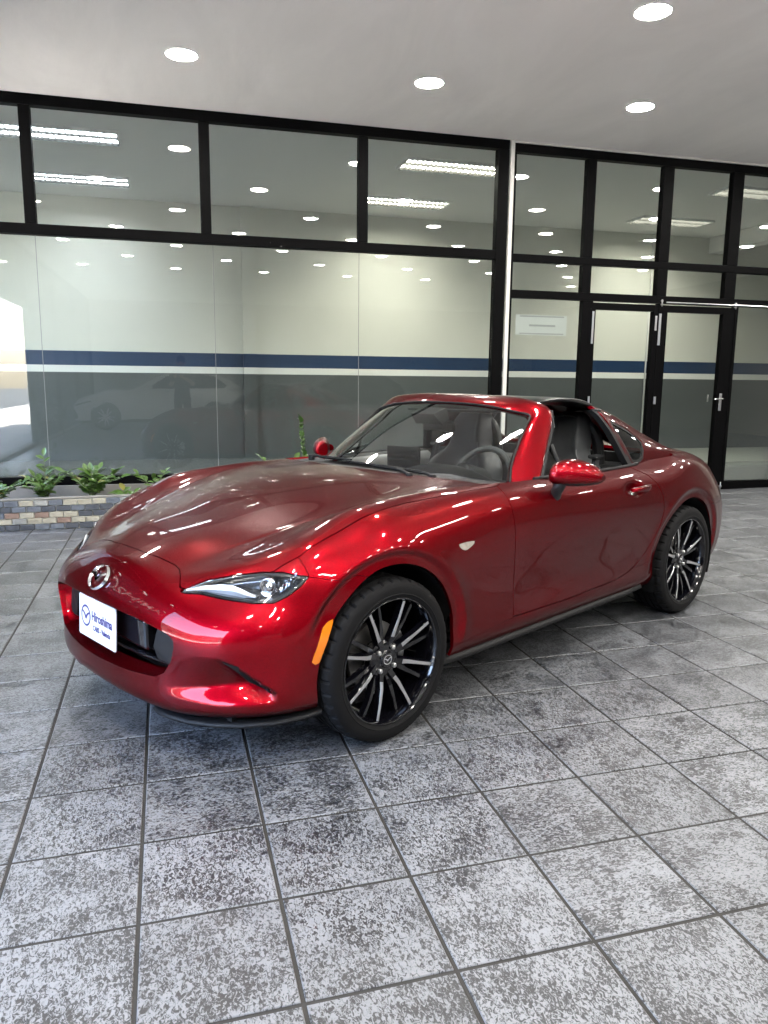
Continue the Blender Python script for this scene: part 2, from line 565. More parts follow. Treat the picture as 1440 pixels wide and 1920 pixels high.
def plaster(name, colr, bump=.25, vary=.07, scale=2.2, rough=.75):
    m, n, l, p = nodes(name)
    tc = n.new('ShaderNodeTexCoord')
    mp = n.new('ShaderNodeMapping'); mp.inputs['Scale'].default_value = (1, .35, 1); mp.inputs['Rotation'].default_value = (0, 0, .9)
    l.new(tc.outputs['Object'], mp.inputs[0])
    a = n.new('ShaderNodeTexNoise'); a.inputs['Scale'].default_value = scale; a.inputs['Detail'].default_value = 7; a.inputs['Roughness'].default_value = .6; a.inputs['Distortion'].default_value = .8
    l.new(mp.outputs[0], a.inputs['Vector'])
    mx = n.new('ShaderNodeMix'); mx.data_type = 'RGBA'
    mx.inputs['A'].default_value = (*[c * (1 - vary) for c in colr], 1); mx.inputs['B'].default_value = (*[min(1, c * (1 + vary)) for c in colr], 1)
    l.new(a.outputs[0], mx.inputs['Factor']); l.new(mx.outputs['Result'], p.inputs['Base Color'])
    b = n.new('ShaderNodeTexNoise'); b.inputs['Scale'].default_value = 9; b.inputs['Detail'].default_value = 6
    l.new(mp.outputs[0], b.inputs['Vector'])
    bp = n.new('ShaderNodeBump'); bp.inputs['Strength'].default_value = bump; bp.inputs['Distance'].default_value = .006
    l.new(b.outputs[0], bp.inputs['Height']); l.new(bp.outputs[0], p.inputs['Normal'])
    p.inputs['Roughness'].default_value = rough
    return m

def steel_frame():
    """black painted steel with chips and dust"""
    m, n, l, p = nodes('black_steel_frame')
    tc = n.new('ShaderNodeTexCoord')
    a = n.new('ShaderNodeTexNoise'); a.inputs['Scale'].default_value = 34; a.inputs['Detail'].default_value = 4
    l.new(tc.outputs['Object'], a.inputs['Vector'])
    cr = n.new('ShaderNodeValToRGB'); e = cr.color_ramp.elements
    e[0].position = .77; e[0].color = (.0016, .0016, .0019, 1); e[1].position = .79; e[1].color = (.38, .37, .35, 1)
    l.new(a.outputs[0], cr.inputs[0]); l.new(cr.outputs[0], p.inputs['Base Color'])
    p.inputs['Roughness'].default_value = .5
    p.inputs['Specular IOR Level'].default_value = .05
    b = n.new('ShaderNodeTexNoise'); b.inputs['Scale'].default_value = 60
    l.new(tc.outputs['Object'], b.inputs['Vector'])
    bp = n.new('ShaderNodeBump'); bp.inputs['Strength'].default_value = .12; bp.inputs['Distance'].default_value = .003
    l.new(b.outputs[0], bp.inputs['Height']); l.new(bp.outputs[0], p.inputs['Normal'])
    return m

M['tile'] = tile_mat()
M['grout'] = plain('grout', (.020, .018, .0155), .85, bump=.4, bscale=150, vary=.4, vscale=3)
M['ceiling'] = plaster('ceiling_plaster', (.86, .84, .80), .7, .16, 1.3)
M['in_ceiling'] = plaster('indoor_ceiling', (.80, .80, .79), .1, .04)
M['wall_cream'] = plaster('cream_wall', (.66, .66, .60), .1, .04)
M['wall_white'] = plaster('white_band', (.74, .74, .72), .08, .03)
M['wall_blue'] = plaster('blue_band', (.002, .028, .090), .08, .06, rough=.45)
M['wall_grey'] = plaster('grey_dado', (.075, .085, .088), .1, .12, rough=.55)
M['in_floor'] = plaster('indoor_floor', (.17, .18, .18), .05, .1, rough=.25)
M['frame'] = steel_frame()
M['smoked'] = glass_mat('smoked_glass', (.34, .36, .37), 1.5, 1.0)
M['pane'] = glass_mat('window_glass', (.93, .95, .94), 1.5, .72)
M['silicone'] = plain('pale_silicone', (.22, .225, .23), .5)
M['white_strip'] = plain('white_metal_strip', (.62, .61, .58), .45, vary=.1, vscale=20)
M['paper'] = plain('frosted_notice', (.72, .75, .73), .6)
M['paper_print'] = plain('faded_print', (.38, .41, .40), .7)
M['lamp_trim'] = plain('white_lamp_trim', (.82, .82, .82), .4)
M['lamp_glow'] = emit('lit_lamp', (1.0, .955, .885), LAMP_W)
M['tube_glow'] = emit('fluorescent_light', (1.0, .97, .84), TUBE_W)
M['tube_dim'] = emit('dim_fluorescent', (.85, .92, 1.0), TUBE_W * .7)
M['louvre'] = plain('louvre_aluminium', (.05, .05, .047), .5, spec=.1)
M['in_step'] = plaster('pale_step_tiles', (.30, .32, .29), .05, .1, rough=.3)
M['mortar'] = plain('pale_mortar', (.42, .41, .38), .9, bump=.5, bscale=120)
M['concrete'] = plaster('concrete', (.20, .19, .17), .5, .25, 6)
M['soil'] = plain('dry_soil', (.07, .052, .036), .95, bump=1.0, bscale=60, vary=.4, vscale=25)
M['bark'] = plain('green_stem', (.055, .075, .028), .6)
def leaf_mat(name, a_, b_):
    m, n, l, p = nodes(name)
    oi = n.new('ShaderNodeTexCoord')
    t = n.new('ShaderNodeTexNoise'); t.inputs['Scale'].default_value = 14
    l.new(oi.outputs['Object'], t.inputs['Vector'])
    mx = n.new('ShaderNodeMix'); mx.data_type = 'RGBA'; mx.inputs['A'].default_value = (*a_, 1); mx.inputs['B'].default_value = (*b_, 1)
    l.new(t.outputs[0], mx.inputs['Factor']); l.new(mx.outputs['Result'], p.inputs['Base Color'])
    p.inputs['Roughness'].default_value = .28
    p.inputs['Specular IOR Level'].default_value = .5
    return m
M['leaf'] = leaf_mat('glossy_leaf', (.030, .075, .012), (.085, .16, .028))
M['leaf_dry'] = leaf_mat('yellowed_leaf', (.17, .16, .03), (.25, .24, .06))
BRICK = [plain('brick_' + k, c, .8, bump=.8, bscale=70, vary=.28, vscale=28) for k, c in
         (('slate', (.105, .118, .14)), ('dark', (.06, .066, .078)), ('cream', (.33, .305, .24)), ('rust', (.20, .135, .105)), ('pale', (.25, .25, .235)))]
M['asphalt'] = plain('asphalt', (.055, .055, .056), .9, bump=.4, bscale=200, vary=.2, vscale=2)
M['pavement'] = plain('pavement', (.48, .46, .43), .85, vary=.15, vscale=2)

# ------------------------------------------------------------------ red roadster: body surface
# car axes: x forward from the front axle, y to its left, z up from the floor
def body_cage():
    ring = []                      # ring[c] = points r0..r7
    ring.append([(.705, 0, .190), (.752, 0, .225), (.755, 0, .295), (.745, 0, .41), (.744, 0, .525), (.708, 0, .595), (.655, 0, .657), (.592, 0, .690)])
    ring.append([(.695, .20, .185), (.740, .20, .220), (.742, .21, .288), (.735, .23, .40), (.731, .22, .516), (.692, .205, .592), (.640, .195, .650), (.580, .185, .684)])
    ring.append([(.655, .41, .180), (.695, .42, .212), (.700, .43, .285), (.692, .46, .39), (.698, .44, .500), (.650, .42, .586), (.590, .385, .640), (.535, .355, .672)])
    ring.append([(.580, .58, .188), (.612, .595, .220), (.620, .605, .290), (.620, .622, .39), (.618, .625, .492), (.572, .600, .575), (.518, .572, .642), (.466, .530, .693)])
    ring.append([(.460, .715, .200), (.485, .735, .228), (.492, .748, .295), (.488, .755, .395), (.482, .762, .500), (.458, .732, .588), (.428, .706, .650), (.386, .660, .715)])
    ring.append([(.335, .772, .207), (.345, .790, .240), (.355, .800, .310), (.360, .808, .400), (.355, .808, .500), (.340, .796, .600), (.325, .765, .698), (.274, .675, .773)])
    def col_(x, *yz): return [(x, y, z) for y, z in yz]
    ring.append([(.17, .79, .20), (.17, .81, .25), (.17, .823, .33), (.17, .834, .42), (.17, .840, .52), (.165, .834, .64), (.155, .780, .752), (.13, .672, .828)])
    ring.append(col_(0.0, (.80, .20), (.818, .26), (.832, .34), (.844, .44), (.852, .54), (.850, .665), (.798, .790), (.684, .865)))
    ring.append(col_(-.20, (.80, .20), (.818, .26), (.832, .34), (.844, .44), (.851, .54), (.848, .665), (.802, .796), (.694, .878)))
    ring.append(col_(-.42, (.795, .215), (.817, .262), (.828, .34), (.834, .44), (.838, .54), (.839, .665), (.806, .800), (.706, .884)))
    ring.append(col_(-.70, (.795, .222), (.817, .266), (.824, .34), (.826, .44), (.829, .54), (.834, .665), (.812, .803), (.722, .886)))
    ring.append(col_(-1.10, (.797, .226), (.820, .268), (.826, .34), (.826, .44), (.829, .54), (.836, .665), (.815, .800), (.740, .876)))
    ring.append(col_(-1.50, (.798, .228), (.822, .270), (.829, .345), (.830, .445), (.835, .545), (.843, .665), (.818, .797), (.748, .872)))
    ring.append(col_(-1.85, (.800, .228), (.823, .272), (.832, .35), (.838, .45), (.846, .55), (.854, .668), (.824, .796), (.748, .877)))
    ring.append(col_(-2.08, (.792, .222), (.820, .27), (.838, .35), (.851, .45), (.861, .555), (.866, .672), (.833, .802), (.738, .892)))
    ring.append(col_(-2.31, (.790, .21), (.818, .265), (.841, .35), (.857, .45), (.866, .56), (.866, .675), (.830, .808), (.722, .904)))
    ring.append(col_(-2.55, (.788, .215), (.815, .27), (.836, .36), (.850, .46), (.857, .56), (.852, .67), (.808, .796), (.700, .893)))
    ring.append(col_(-2.76, (.772, .23), (.798, .29), (.815, .38), (.825, .47), (.826, .56), (.812, .66), (.760, .765), (.662, .842)))
    ring.append([(-2.93, .690, .25), (-2.95, .712, .31), (-2.965, .722, .39), (-2.97, .724, .48), (-2.965, .716, .57), (-2.94, .694, .655), (-2.905, .645, .745), (-2.85, .565, .820)])
    ring.append([(-3.04, .40, .25), (-3.065, .41, .31), (-3.09, .41, .39), (-3.105, .41, .48), (-3.105, .40, .58), (-3.09, .39, .68), (-3.05, .37, .78), (-2.97, .33, .87)])
    ring.append([(-3.08, 0, .25), (-3.10, 0, .31), (-3.125, 0, .39), (-3.14, 0, .48), (-3.14, 0, .58), (-3.12, 0, .68), (-3.08, 0, .78), (-2.99, 0, .885)])
    nr = 8; nc = len(ring)
    T = [p for c in ring for p in c]
    F = []
    for c in range(nc - 1):
        for r in range(nr - 1):
            F.append((c * nr + r, (c + 1) * nr + r, (c + 1) * nr + r + 1, c * nr + r + 1))
    top = lambda c: c * nr + nr - 1
    # bonnet patch: i along the side (c4..c10), j from the middle line to the side
    hood = [None,
            [(.455, 0, .746), (.448, .195, .742), (.412, .365, .724), (.345, .525, .738)],
            [(.250, 0, .799), (.248, .215, .795), (.232, .405, .778), (.190, .555, .792)],
            [(.040, 0, .846), (.038, .235, .842), (.022, .445, .826), (.005, .590, .838)],
            [(-.170, 0, .878), (-.172, .250, .873), (-.182, .470, .859), (-.192, .612, .865)],
            [(-.370, 0, .898), (-.375, .255, .893), (-.395, .485, .880), (-.412, .625, .879)],
            [(-.570, 0, .910), (-.580, .255, .905), (-.625, .490, .893), (-.670, .632, .886)]]
    idx = [[top(j) for j in range(5)]]
    for i in range(1, 7):
        row = []
        for j in range(4):
            row.append(len(T)); T.append(hood[i][j])
        row.append(top(4 + i)); idx.append(row)
    for i in range(6):
        for j in range(4):
            F.append((idx[i][j], idx[i][j + 1], idx[i + 1][j + 1], idx[i + 1][j]))
    # boot deck
    deck = [[(-2.30, .40, .925), (-2.30, 0, .930)], [(-2.55, .40, .922), (-2.55, 0, .930)], [(-2.77, .37, .900), (-2.79, 0, .912)]]
    d = []
    for a in range(3):
        row = [top(15 + a)]
        for b in range(2):
            row.append(len(T)); T.append(deck[a][b])
        d.append(row)
    d.append([top(18), top(19), top(20)])
    for a in range(3):
        for b in range(2):
            F.append((d[a][b], d[a + 1][b], d[a + 1][b + 1], d[a][b + 1]))
    return T, F

ARCH_F = (-.004, .318, .352)
ARCH_R = (-2.312, .316, .352)

def smooth01(t):
    t = np.clip(t, 0, 1)
    return t * t * (3 - 2 * t)

def seg_dist(P, a, b):
    a = np.asarray(a, float); b = np.asarray(b, float); e = b - a
    t = np.clip(((P - a) @ e) / (e @ e), 0, 1)
    return np.linalg.norm(P - a - t[:, None] * e, axis=1), t

def line_dist(P, pts):
    """distance to a polyline and the running position (0..1) of the nearest point"""
    best = np.full(len(P), 9.0); pos = np.zeros(len(P)); m = len(pts) - 1
    for i in range(m):
        d, t = seg_dist(P, pts[i], pts[i + 1])
        k = d < best
        best[k] = d[k]; pos[k] = ((i + t) / m)[k]
    return best, pos

def body_surface(levels=4):
    T, F = body_cage()
    T, F = mirror_mesh(T, F)
    V, Q = cc_surface(T, F, levels, 8)
    N = vnormals(V, Q)
    if (N[:, 2] * (V[:, 2] > .84)).sum() < 0:
        Q = Q[:, ::-1]; N = -N
    A = V.copy(); A[:, 1] = np.abs(A[:, 1])
    disp = np.zeros(len(V))
    x, y, z = A[:, 0], A[:, 1], A[:, 2]
    # pressed lip round both wheel arches
    for cx, cz, r in (ARCH_F, ARCH_R):
        rr = np.hypot(x - cx, z - cz)
        side = smooth01((y - .70) / .05) * smooth01((z - .26) / .1)
        side = side * np.where((x > .1) & (x < .7), smooth01((z - .44) / .12), 1.0)
        disp -= .014 * smooth01((r + .052 - rr) / .020) * side
        disp += .004 * np.exp(-((rr - (r + .060)) / .03) ** 2) * side
    # creases that run up the bonnet
    P2 = A[:, :2]
    d, t = line_dist(P2, [(.49, .365), (.36, .425), (.20, .488), (.05, .535), (-.10, .578), (-.28, .615), (-.48, .65)])
    top = (N[:, 2] > .5) & (x > -.62) & (x < .6)
    disp -= top * .0038 * np.exp(-(d / .013) ** 2) * smooth01(t * 3) * smooth01((1 - t) * 2.0)
    # air-guide hollow in the bumper corners
    a = (y - x) * .70711
    zt = np.interp(a, [-.19, -.12, -.07, .03, .06, .19, .20], [.345, .395, .423, .421, .405, .308, .30])
    zd = np.interp(a, [-.19, -.10, .0, .10, .16, .20], [.292, .298, .306, .318, .312, .296])
    zb = np.interp(a, [-.19, .02, .22], [.262, .250, .262])
    amp = np.interp(a, [-.19, -.10, .0, .10, .165, .198, .204], [0, .020, .040, .052, .050, .032, 0])
    w_ = np.where(z > zd, (zt - z) / np.maximum(zt - zd, 1e-3), (z - zb) / np.maximum(zd - zb, 1e-3))
    w_ = np.clip(w_, 0, 1)
    w_ = np.where(z > zd, w_ ** np.interp(a, [.0, .08, .2], [1.0, .55, .35]), w_)
    front = (x > .36) & (N[:, 0] > .05) & (z < .5) & (a > -.19) & (a < .21)
    disp -= front * amp * (w_ * .8 + .2 * smooth01(w_))
    # lower door scallop
    d2 = np.exp(-((z - .40) / .085) ** 2) * smooth01((-.55 - x) / .35) * smooth01((x + 1.95) / .35) * (y > .7)
    disp -= .007 * d2
    # hollow behind the door handle
    hx, hz = HANDLE
    disp -= .020 * (y > .7) * smooth01(1.25 - np.hypot((x - hx - .035) / .080, (z - hz) / .036))
    V = V + N * disp[:, None]
    N = vnormals(V, Q)
    return V, N, tris(Q)

HANDLE = (-1.745, .775)

# ------------------------------------------------------------------ red roadster: panels cut from the surface
CAR = empty('roadster', (-0.2177, 0.8104, 0.0), R(-152.081))
tag(CAR, 'shiny red two-seat sports car with black roof and a white plate in its grille', 'car')

BODY = body_surface(4)
LAMP = [(-.134, .611), (-.040, .647), (.062, .670), (.150, .684), (.228, .688), (.316, .676), (.289, .647), (.250, .619), (.206, .599), (.141, .596), (.041, .602), (-.051, .610), (-.118, .607)]
MOUTH = [(0, .521), (.16, .516), (.32, .508), (.42, .494), (.472, .483), (.495, .466), (.494, .438), (.474, .388), (.436, .338), (.392, .316), (.246, .306), (0, .302)]
MOUTH = MOUTH + [(-a, b) for a, b in MOUTH[::-1][1:-1]]
HOOD = [(.588, 0), (.585, .14), (.574, .21), (.562, .300), (.566, .335), (.582, .370), (.612, .418), (.60, .450), (.508, .560), (.445, .640), (.408, .680), (.325, .718), (.205, .724), (.106, .728), (.007, .734), (-.175, .727), (-.365, .732), (-.690, .742), (-.738, .735), (-.712, .66), (-.64, .50), (-.555, .26), (-.528, 0)]
HOOD = HOOD + [(a, -b) for a, b in HOOD[::-1][1:-1]]
DOOR = [(-.707, 1.0), (-.707, .878), (-.722, .684), (-.741, .316), (-.760, .311), (-1.144, .309), (-1.565, .323), (-1.68, .338), (-1.760, .366), (-1.840, .415), (-1.905, .480), (-1.955, .555), (-1.978, .635), (-1.968, .712), (-1.938, .777), (-1.886, .826), (-1.800, .866), (-1.74, .90), (-1.72, 1.0)]
SEAM = [(3, -1), (3, 2), (.330, 2), (.330, .674), (.205, .645), (.155, .658), (.02, .62), (.02, -1)]
f_xz = lambda poly: (lambda v: np.where(np.abs(v[:, 1]) > .45, sd_poly(v[:, [0, 2]], poly), -.5))
f_lamp = lambda v: np.where((v[:, 0] > .22) & (v[:, 2] > .5), sd_poly(np.stack([(np.abs(v[:, 1]) - v[:, 0]) * .70711, v[:, 2]], 1), LAMP), -.5)
f_mouth = lambda v: np.where(v[:, 0] > .5, sd_poly(v[:, 1:3], MOUTH), -.5)
f_hood = lambda v: np.where((v[:, 2] > .55) & (v[:, 0] > -1), sd_poly(v[:, :2], HOOD), -.5)
def arch_r(c, x, rr):
    return c[2] - .022 * smooth01((x - c[0]) / np.maximum(rr, 1e-3) * 1.6 - .2) * (c is ARCH_F)
def f_front_arch(v):
    rr = np.hypot(v[:, 0] - ARCH_F[0], v[:, 2] - ARCH_F[1])
    return rr - arch_r(ARCH_F, v[:, 0], rr)
f_arch = lambda v: np.minimum(f_front_arch(v), np.hypot(v[:, 0] - ARCH_R[0], v[:, 2] - ARCH_R[1]) - ARCH_R[2])
rest = clip(BODY, f_arch)
rest = clip(rest, lambda v: -f_mouth(v))
lens_m, rest = split(rest, f_lamp, .002)
hood_m, rest = split(rest, f_hood, .0018)
door_m, rest = split(rest, f_xz(DOOR), .0018)
bump_m, rest = split(rest, lambda v: sd_poly(v[:, [0, 2]], SEAM), .001)
sill_m, rest = split(rest, lambda v: np.where(np.abs(v[:, 1]) > .45, sd_poly(v[:, [0, 2]], [(-.25, .0), (-.25, .262), (-.745, .3095), (-1.144, .3075), (-1.565, .3215), (-1.75, .358), (-1.93, .36), (-2.05, .30), (-2.05, 0)]), -.5), .0008)
fend_m, rest = split(rest, lambda v: v[:, 0] + 1.0, .0)
cowl_m, fend_m = split(fend_m, lambda v: np.where(v[:, 2] > .8, .700 - np.abs(v[:, 1]), -.5), .0)
rbum_m, rest = split(rest, lambda v: np.minimum(-2.50 - v[:, 0], .60 - v[:, 2] + np.clip((-2.75 - v[:, 0]) * .2, 0, .03)), .0015)
boot_m, quar_m = split(rest, lambda v: np.minimum(np.minimum(-2.42 - v[:, 0], .56 - np.abs(v[:, 1])), v[:, 2] - .62), .0015)
LEFT = lambda m: clip(m, lambda v: v[:, 1])
RIGHT = lambda m: clip(m, lambda v: -v[:, 1])
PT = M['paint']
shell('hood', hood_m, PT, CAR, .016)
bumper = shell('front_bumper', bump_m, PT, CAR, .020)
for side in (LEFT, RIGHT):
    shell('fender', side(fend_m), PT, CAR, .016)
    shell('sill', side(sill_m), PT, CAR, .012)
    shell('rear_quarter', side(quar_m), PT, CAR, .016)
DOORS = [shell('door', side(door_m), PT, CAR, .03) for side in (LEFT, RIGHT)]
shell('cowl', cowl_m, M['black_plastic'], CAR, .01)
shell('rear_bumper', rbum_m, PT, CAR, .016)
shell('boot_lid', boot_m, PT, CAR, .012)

# red lip that turns into the mouth of the grille
def ring_strip(name, poly, depth, mat, parent, taper=.0):
    pts = np.asarray(poly)
    P0 = []; P1 = []
    bx = {}
    V, N, T = BODY
    fr = V[:, 0] > .5
    VF = V[fr]
    for (yy, zz) in pts:
        k = ((VF[:, 1] - yy) ** 2 + (VF[:, 2] - zz) ** 2).argsort()[:4]
        x0 = VF[k, 0].mean()
        P0.append((x0 - .012, yy, zz))
        s = 1 - taper
        P1.append((x0 - depth, yy * s, .41 + (zz - .41) * s))
    n = len(pts)
    Vv = P0 + P1
    Ff = [(i, (i + 1) % n, n + (i + 1) % n, n + i) for i in range(n)]
    return obj(name, Vv, Ff, mat, parent, True)
MS = np.array(spline(MOUTH, 4, True))
ring_strip('lip', MS, .075, PT, bumper, .06)

# ------------------------------------------------------------------ grille, plate, mouth inside
g = MB(); g.box(.50, .56, -.56, .56, .24, .56); g.build('grille_backing', M['black_matt'], CAR)
def slat(z, x0, half, sweep, h, mat=M['black_plastic'], name='grille_slat'):
    yy = np.linspace(-half, half, 17); V = []; F = []
    for y in yy:
        x = x0 - sweep * (y / half) ** 2
        V += [(x, y, z - h), (x + .010, y, z - h * .4), (x + .010, y, z + h * .4), (x, y, z + h), (x - .05, y, z + h * .9), (x - .05, y, z - h * .9)]
    for i in range(16):
        for k in range(6):
            a = i * 6 + k; b = i * 6 + (k + 1) % 6
            F.append((a, b, b + 6, a + 6))
    return obj(name, V, F, mat, CAR, True)
slat(.340, .672, .47, .055, .007, M['black_gloss']); slat(.375, .664, .485, .055, .008, M['black_gloss'])
slat(.418, .655, .49, .055, .006); slat(.462, .655, .49, .055, .006)
# black centre box behind the plate and side blocks
g = MB(); g.box(.60, .690, -.165, .30, .378, .492, .012); g.build('radar_cover', M['black_gloss'], CAR)
for s in (1, -1):
    g = MB()
    V0 = [(.655, .335, .472), (.640, .44, .470), (.640, .452, .440), (.648, .445, .375), (.655, .420, .345), (.665, .350, .352), (.668, .328, .40)]
    V0 = [(a, b * s, c) for a, b, c in V0]
    n = len(V0); V1 = [(a - .06, b, c) for a, b, c in V0]; V2 = [(a + .008, b * .985 + .006 * s, .41 + (c - .41) * .82) for a, b, c in V0]
    g.add(V0 + V1 + V2, [tuple(range(2 * n, 3 * n))] + [(i, (i + 1) % n, n + (i + 1) % n, n + i) for i in range(n)] + [(i, (i + 1) % n, 2 * n + (i + 1) % n, 2 * n + i) for i in range(n)])
    g.build('bumper_stop', M['stop'], CAR)
    g = MB(); g.tube([(.665, .32 * s, .482), (.652, .44 * s, .476), (.632, .49 * s, .452)], .006, 8); g.build('stop_frame', M['black_gloss'], CAR)

# number plate of the dealer with its print
PLT = empty('plate_board', (.735, 0.0, .428), 0, CAR)
PLT.rotation_euler = (0, R(-3.5), 0)
g = MB(); g.prism([(-.157 + .006 * a, .0) for a in (0,)] and [(-.160, -.076), (-.155, -.080), (.155, -.080), (.160, -.076), (.160, .076), (.155, .080), (-.155, .080), (-.160, .076)], -.004, 0.0, 'yz')
g.build('board', M['plate'], PLT)
def text_mesh(name, body, size, mat, parent, loc, rot, ext=.0004, bold=0.0, align='LEFT', width=None):
    c = bpy.data.curves.new(name, 'FONT'); c.body = body; c.size = size; c.extrude = ext; c.offset = bold; c.align_x = align
    c.resolution_u = 3
    t = bpy.data.objects.new(name + '_tmp', c); col.objects.link(t)
    dg = bpy.context.evaluated_depsgraph_get()
    me = bpy.data.meshes.new_from_object(t.evaluated_get(dg))
    bpy.data.objects.remove(t, do_unlink=True)
    me.name = name
    me.materials.clear(); me.materials.append(mat)
    o = bpy.data.objects.new(name, me); link(o, parent)
    o.location = loc; o.rotation_euler = rot; o.scale = ((width / (max(v.co.x for v in me.vertices) - min(v.co.x for v in me.vertices))) if width else 1, 1, 1)
    return o
RT = (R(90), 0, R(90))
text_mesh('lettering', 'Hiroshima', .050, M['ink'], PLT, (.0008, -.046, -.004), RT, bold=.0011, width=.176)
text_mesh('lettering', 'CARS - Valencia', .029, M['ink'], PLT, (.0008, -.034, -.042), RT, bold=.0007, width=.150)
def emblem(name, parent, mat, rw, rh, loc, rot, th=.004, wd=.10, flat=False):
    """winged oval badge, drawn in local yz, facing +x"""
    mb = MB(); n = 40
    V = []; F = []
    def q(a, k): return (k * rw * math.cos(a), k * rh * math.sin(a))
    for i in range(n):
        a = 2 * math.pi * i / n
        o_, m_, i_ = q(a, 1), q(a, 1 - wd / 2), q(a, 1 - wd)
        V += [(0, *o_), (th, *m_), (0, *i_)] if not flat else [(0, *o_), (th, o_[0] * .995, o_[1] * .995), (th, *i_)]
    for i in range(n):
        j = (i + 1) % n
        for k in range(2): F.append((i * 3 + k, j * 3 + k, j * 3 + k + 1, i * 3 + k + 1))
    mb.add(V, F, True)
    half = [(0, -.30), (.16, -.26), (.26, -.05), (.42, .12), (.66, .26), (.84, .38), (.74, .47), (.52, .40), (.30, .30), (.14, .16), (0, .0)]
    W = half + [(-a, b) for a, b in half[::-1][1:-1]]
    for sgn in (1, -1):
        hp = [(a * rw * sgn, (b - .03) * rh) for a, b in half]
        m = len(hp)
        V = [(0, *p_) for p_ in hp] + [(th, p_[0] * .97, p_[1] * .97) for p_ in hp]
        mb.add(V, [tuple(range(m, 2 * m))] + [(i, (i + 1) % m, m + (i + 1) % m, m + i) for i in range(m)])
    o = mb.build(name, mat, parent)
    o.location = loc; o.rotation_euler = rot
    return o
emblem('printed_badge', PLT, M['ink'], .042, .042, (.0004, -.098, .002), (0, 0, 0), .0004, .20, True)
# chrome badge on the nose
emblem('badge', CAR, M['chrome'], .066, .052, (.7145, 0, .595), (0, R(-62 + 25), 0), .009, .16)

# ------------------------------------------------------------------ headlights
HOUS = []
for s, sd in ((1, LEFT), (-1, RIGHT)):
    Lm = sd(lens_m)
    hl = empty('headlight', (0, 0, 0), 0, CAR)
    shell('lens', Lm, M['lens'], hl, .0)
    V, N, T = Lm
    # bowl of the lamp: the same outline pushed back
    cen = V.mean(0)
    dirb = np.array([-.80, -.52 * s, -.12])
    inner = clip(Lm, lambda v: f_lamp(v), .009)
    rim = clip(Lm, lambda v: -f_lamp(v), -.009)
    Vr, Nr, Tr = rim
    shell('bezel', (Vr - Nr * .003, Nr, Tr), M['lamp_dark'], hl, .02)
    Vi, Ni, Ti = Lm
    depth = smooth01(f_lamp(Vi) / .030) * .055 + .010
    VB = Vi + dirb * depth[:, None]
    NB = vnormals(VB, Ti)
    obj('bowl', VB, Ti, M['lamp_bowl'] if 'lamp_bowl' in M else M['lamp_dark'], hl, True)
    def at_lamp(a, z, back):
        k = (((np.abs(V[:, 1]) - V[:, 0]) * .70711 - a) ** 2 + (V[:, 2] - z) ** 2).argsort()[:3]
        return V[k].mean(0) + dirb * back
    # slanted white light guide along the lower edge
    mb = MB()
    pts = [at_lamp(a, z, .010) for a, z in ((-.112, .613), (-.05, .623), (.01, .628), (.055, .628), (.095, .620), (.135, .613))]
    hw = [.004, .011, .017, .018, .013, .004]
    Vg = []
    for p_, h in zip(pts, hw):
        Vg += [p_ + np.array([0, 0, h]), p_ + np.array([.006, .006 * s, 0]), p_ - np.array([0, 0, h]), p_ - np.array([.02, .01 * s, 0])]
    mb.add(Vg, [(i * 4 + k, i * 4 + (k + 1) % 4, i * 4 + 4 + (k + 1) % 4, i * 4 + 4 + k) for i in range(5) for k in range(4)], True)
    mb.build('light_guide', M['drl'], hl)
    # projector and its ring
    c = at_lamp(.175, .642, .020)
    ax = Vector((.86, .46 * s, .12)).normalized()
    qd = ax.to_track_quat('Z', 'Y')
    def lathe_at(prof, mat, name, n=32):
        m_ = MB(); m_.lathe(prof, n, 'z')
        m_.V = [tuple(Vector(c) + qd @ Vector(v)) for v in m_.V]
        return m_.build(name, mat, hl)
    lathe_at([(.0, .014), (.012, .012), (.020, .006), (.024, 0), (.024, -.01)], M['lens_solid'] if 'lens_solid' in M else M['chrome'], 'projector')
    lathe_at([(.024, .0), (.026, .006), (.031, .007), (.033, .0), (.033, -.02)], M['chrome'], 'projector_ring')
    # reflector steps at the outer end
    for k in range(4):
        mb = MB()
        p_ = at_lamp(.225 + .012 * k, .640 + .010 * k, .018)
        u = np.array([-.30, .52 * s, .12]); vv = np.array([0, 0.01 * s, .016 + .0015 * k]); w_ = np.array([.012, .006 * s, 0])
        q0 = [p_ - u * .010 - vv, p_ + u * .010 - vv * .8, p_ + u * .012 + vv, p_ - u * .006 + vv]
        mb.add([tuple(q) for q in q0] + [tuple(q - w_ * 2) for q in q0], [(0, 1, 2, 3), (0, 4, 5, 1), (1, 5, 6, 2), (2, 6, 7, 3), (3, 7, 4, 0)])
        mb.build('reflector', M['reflector'], hl)

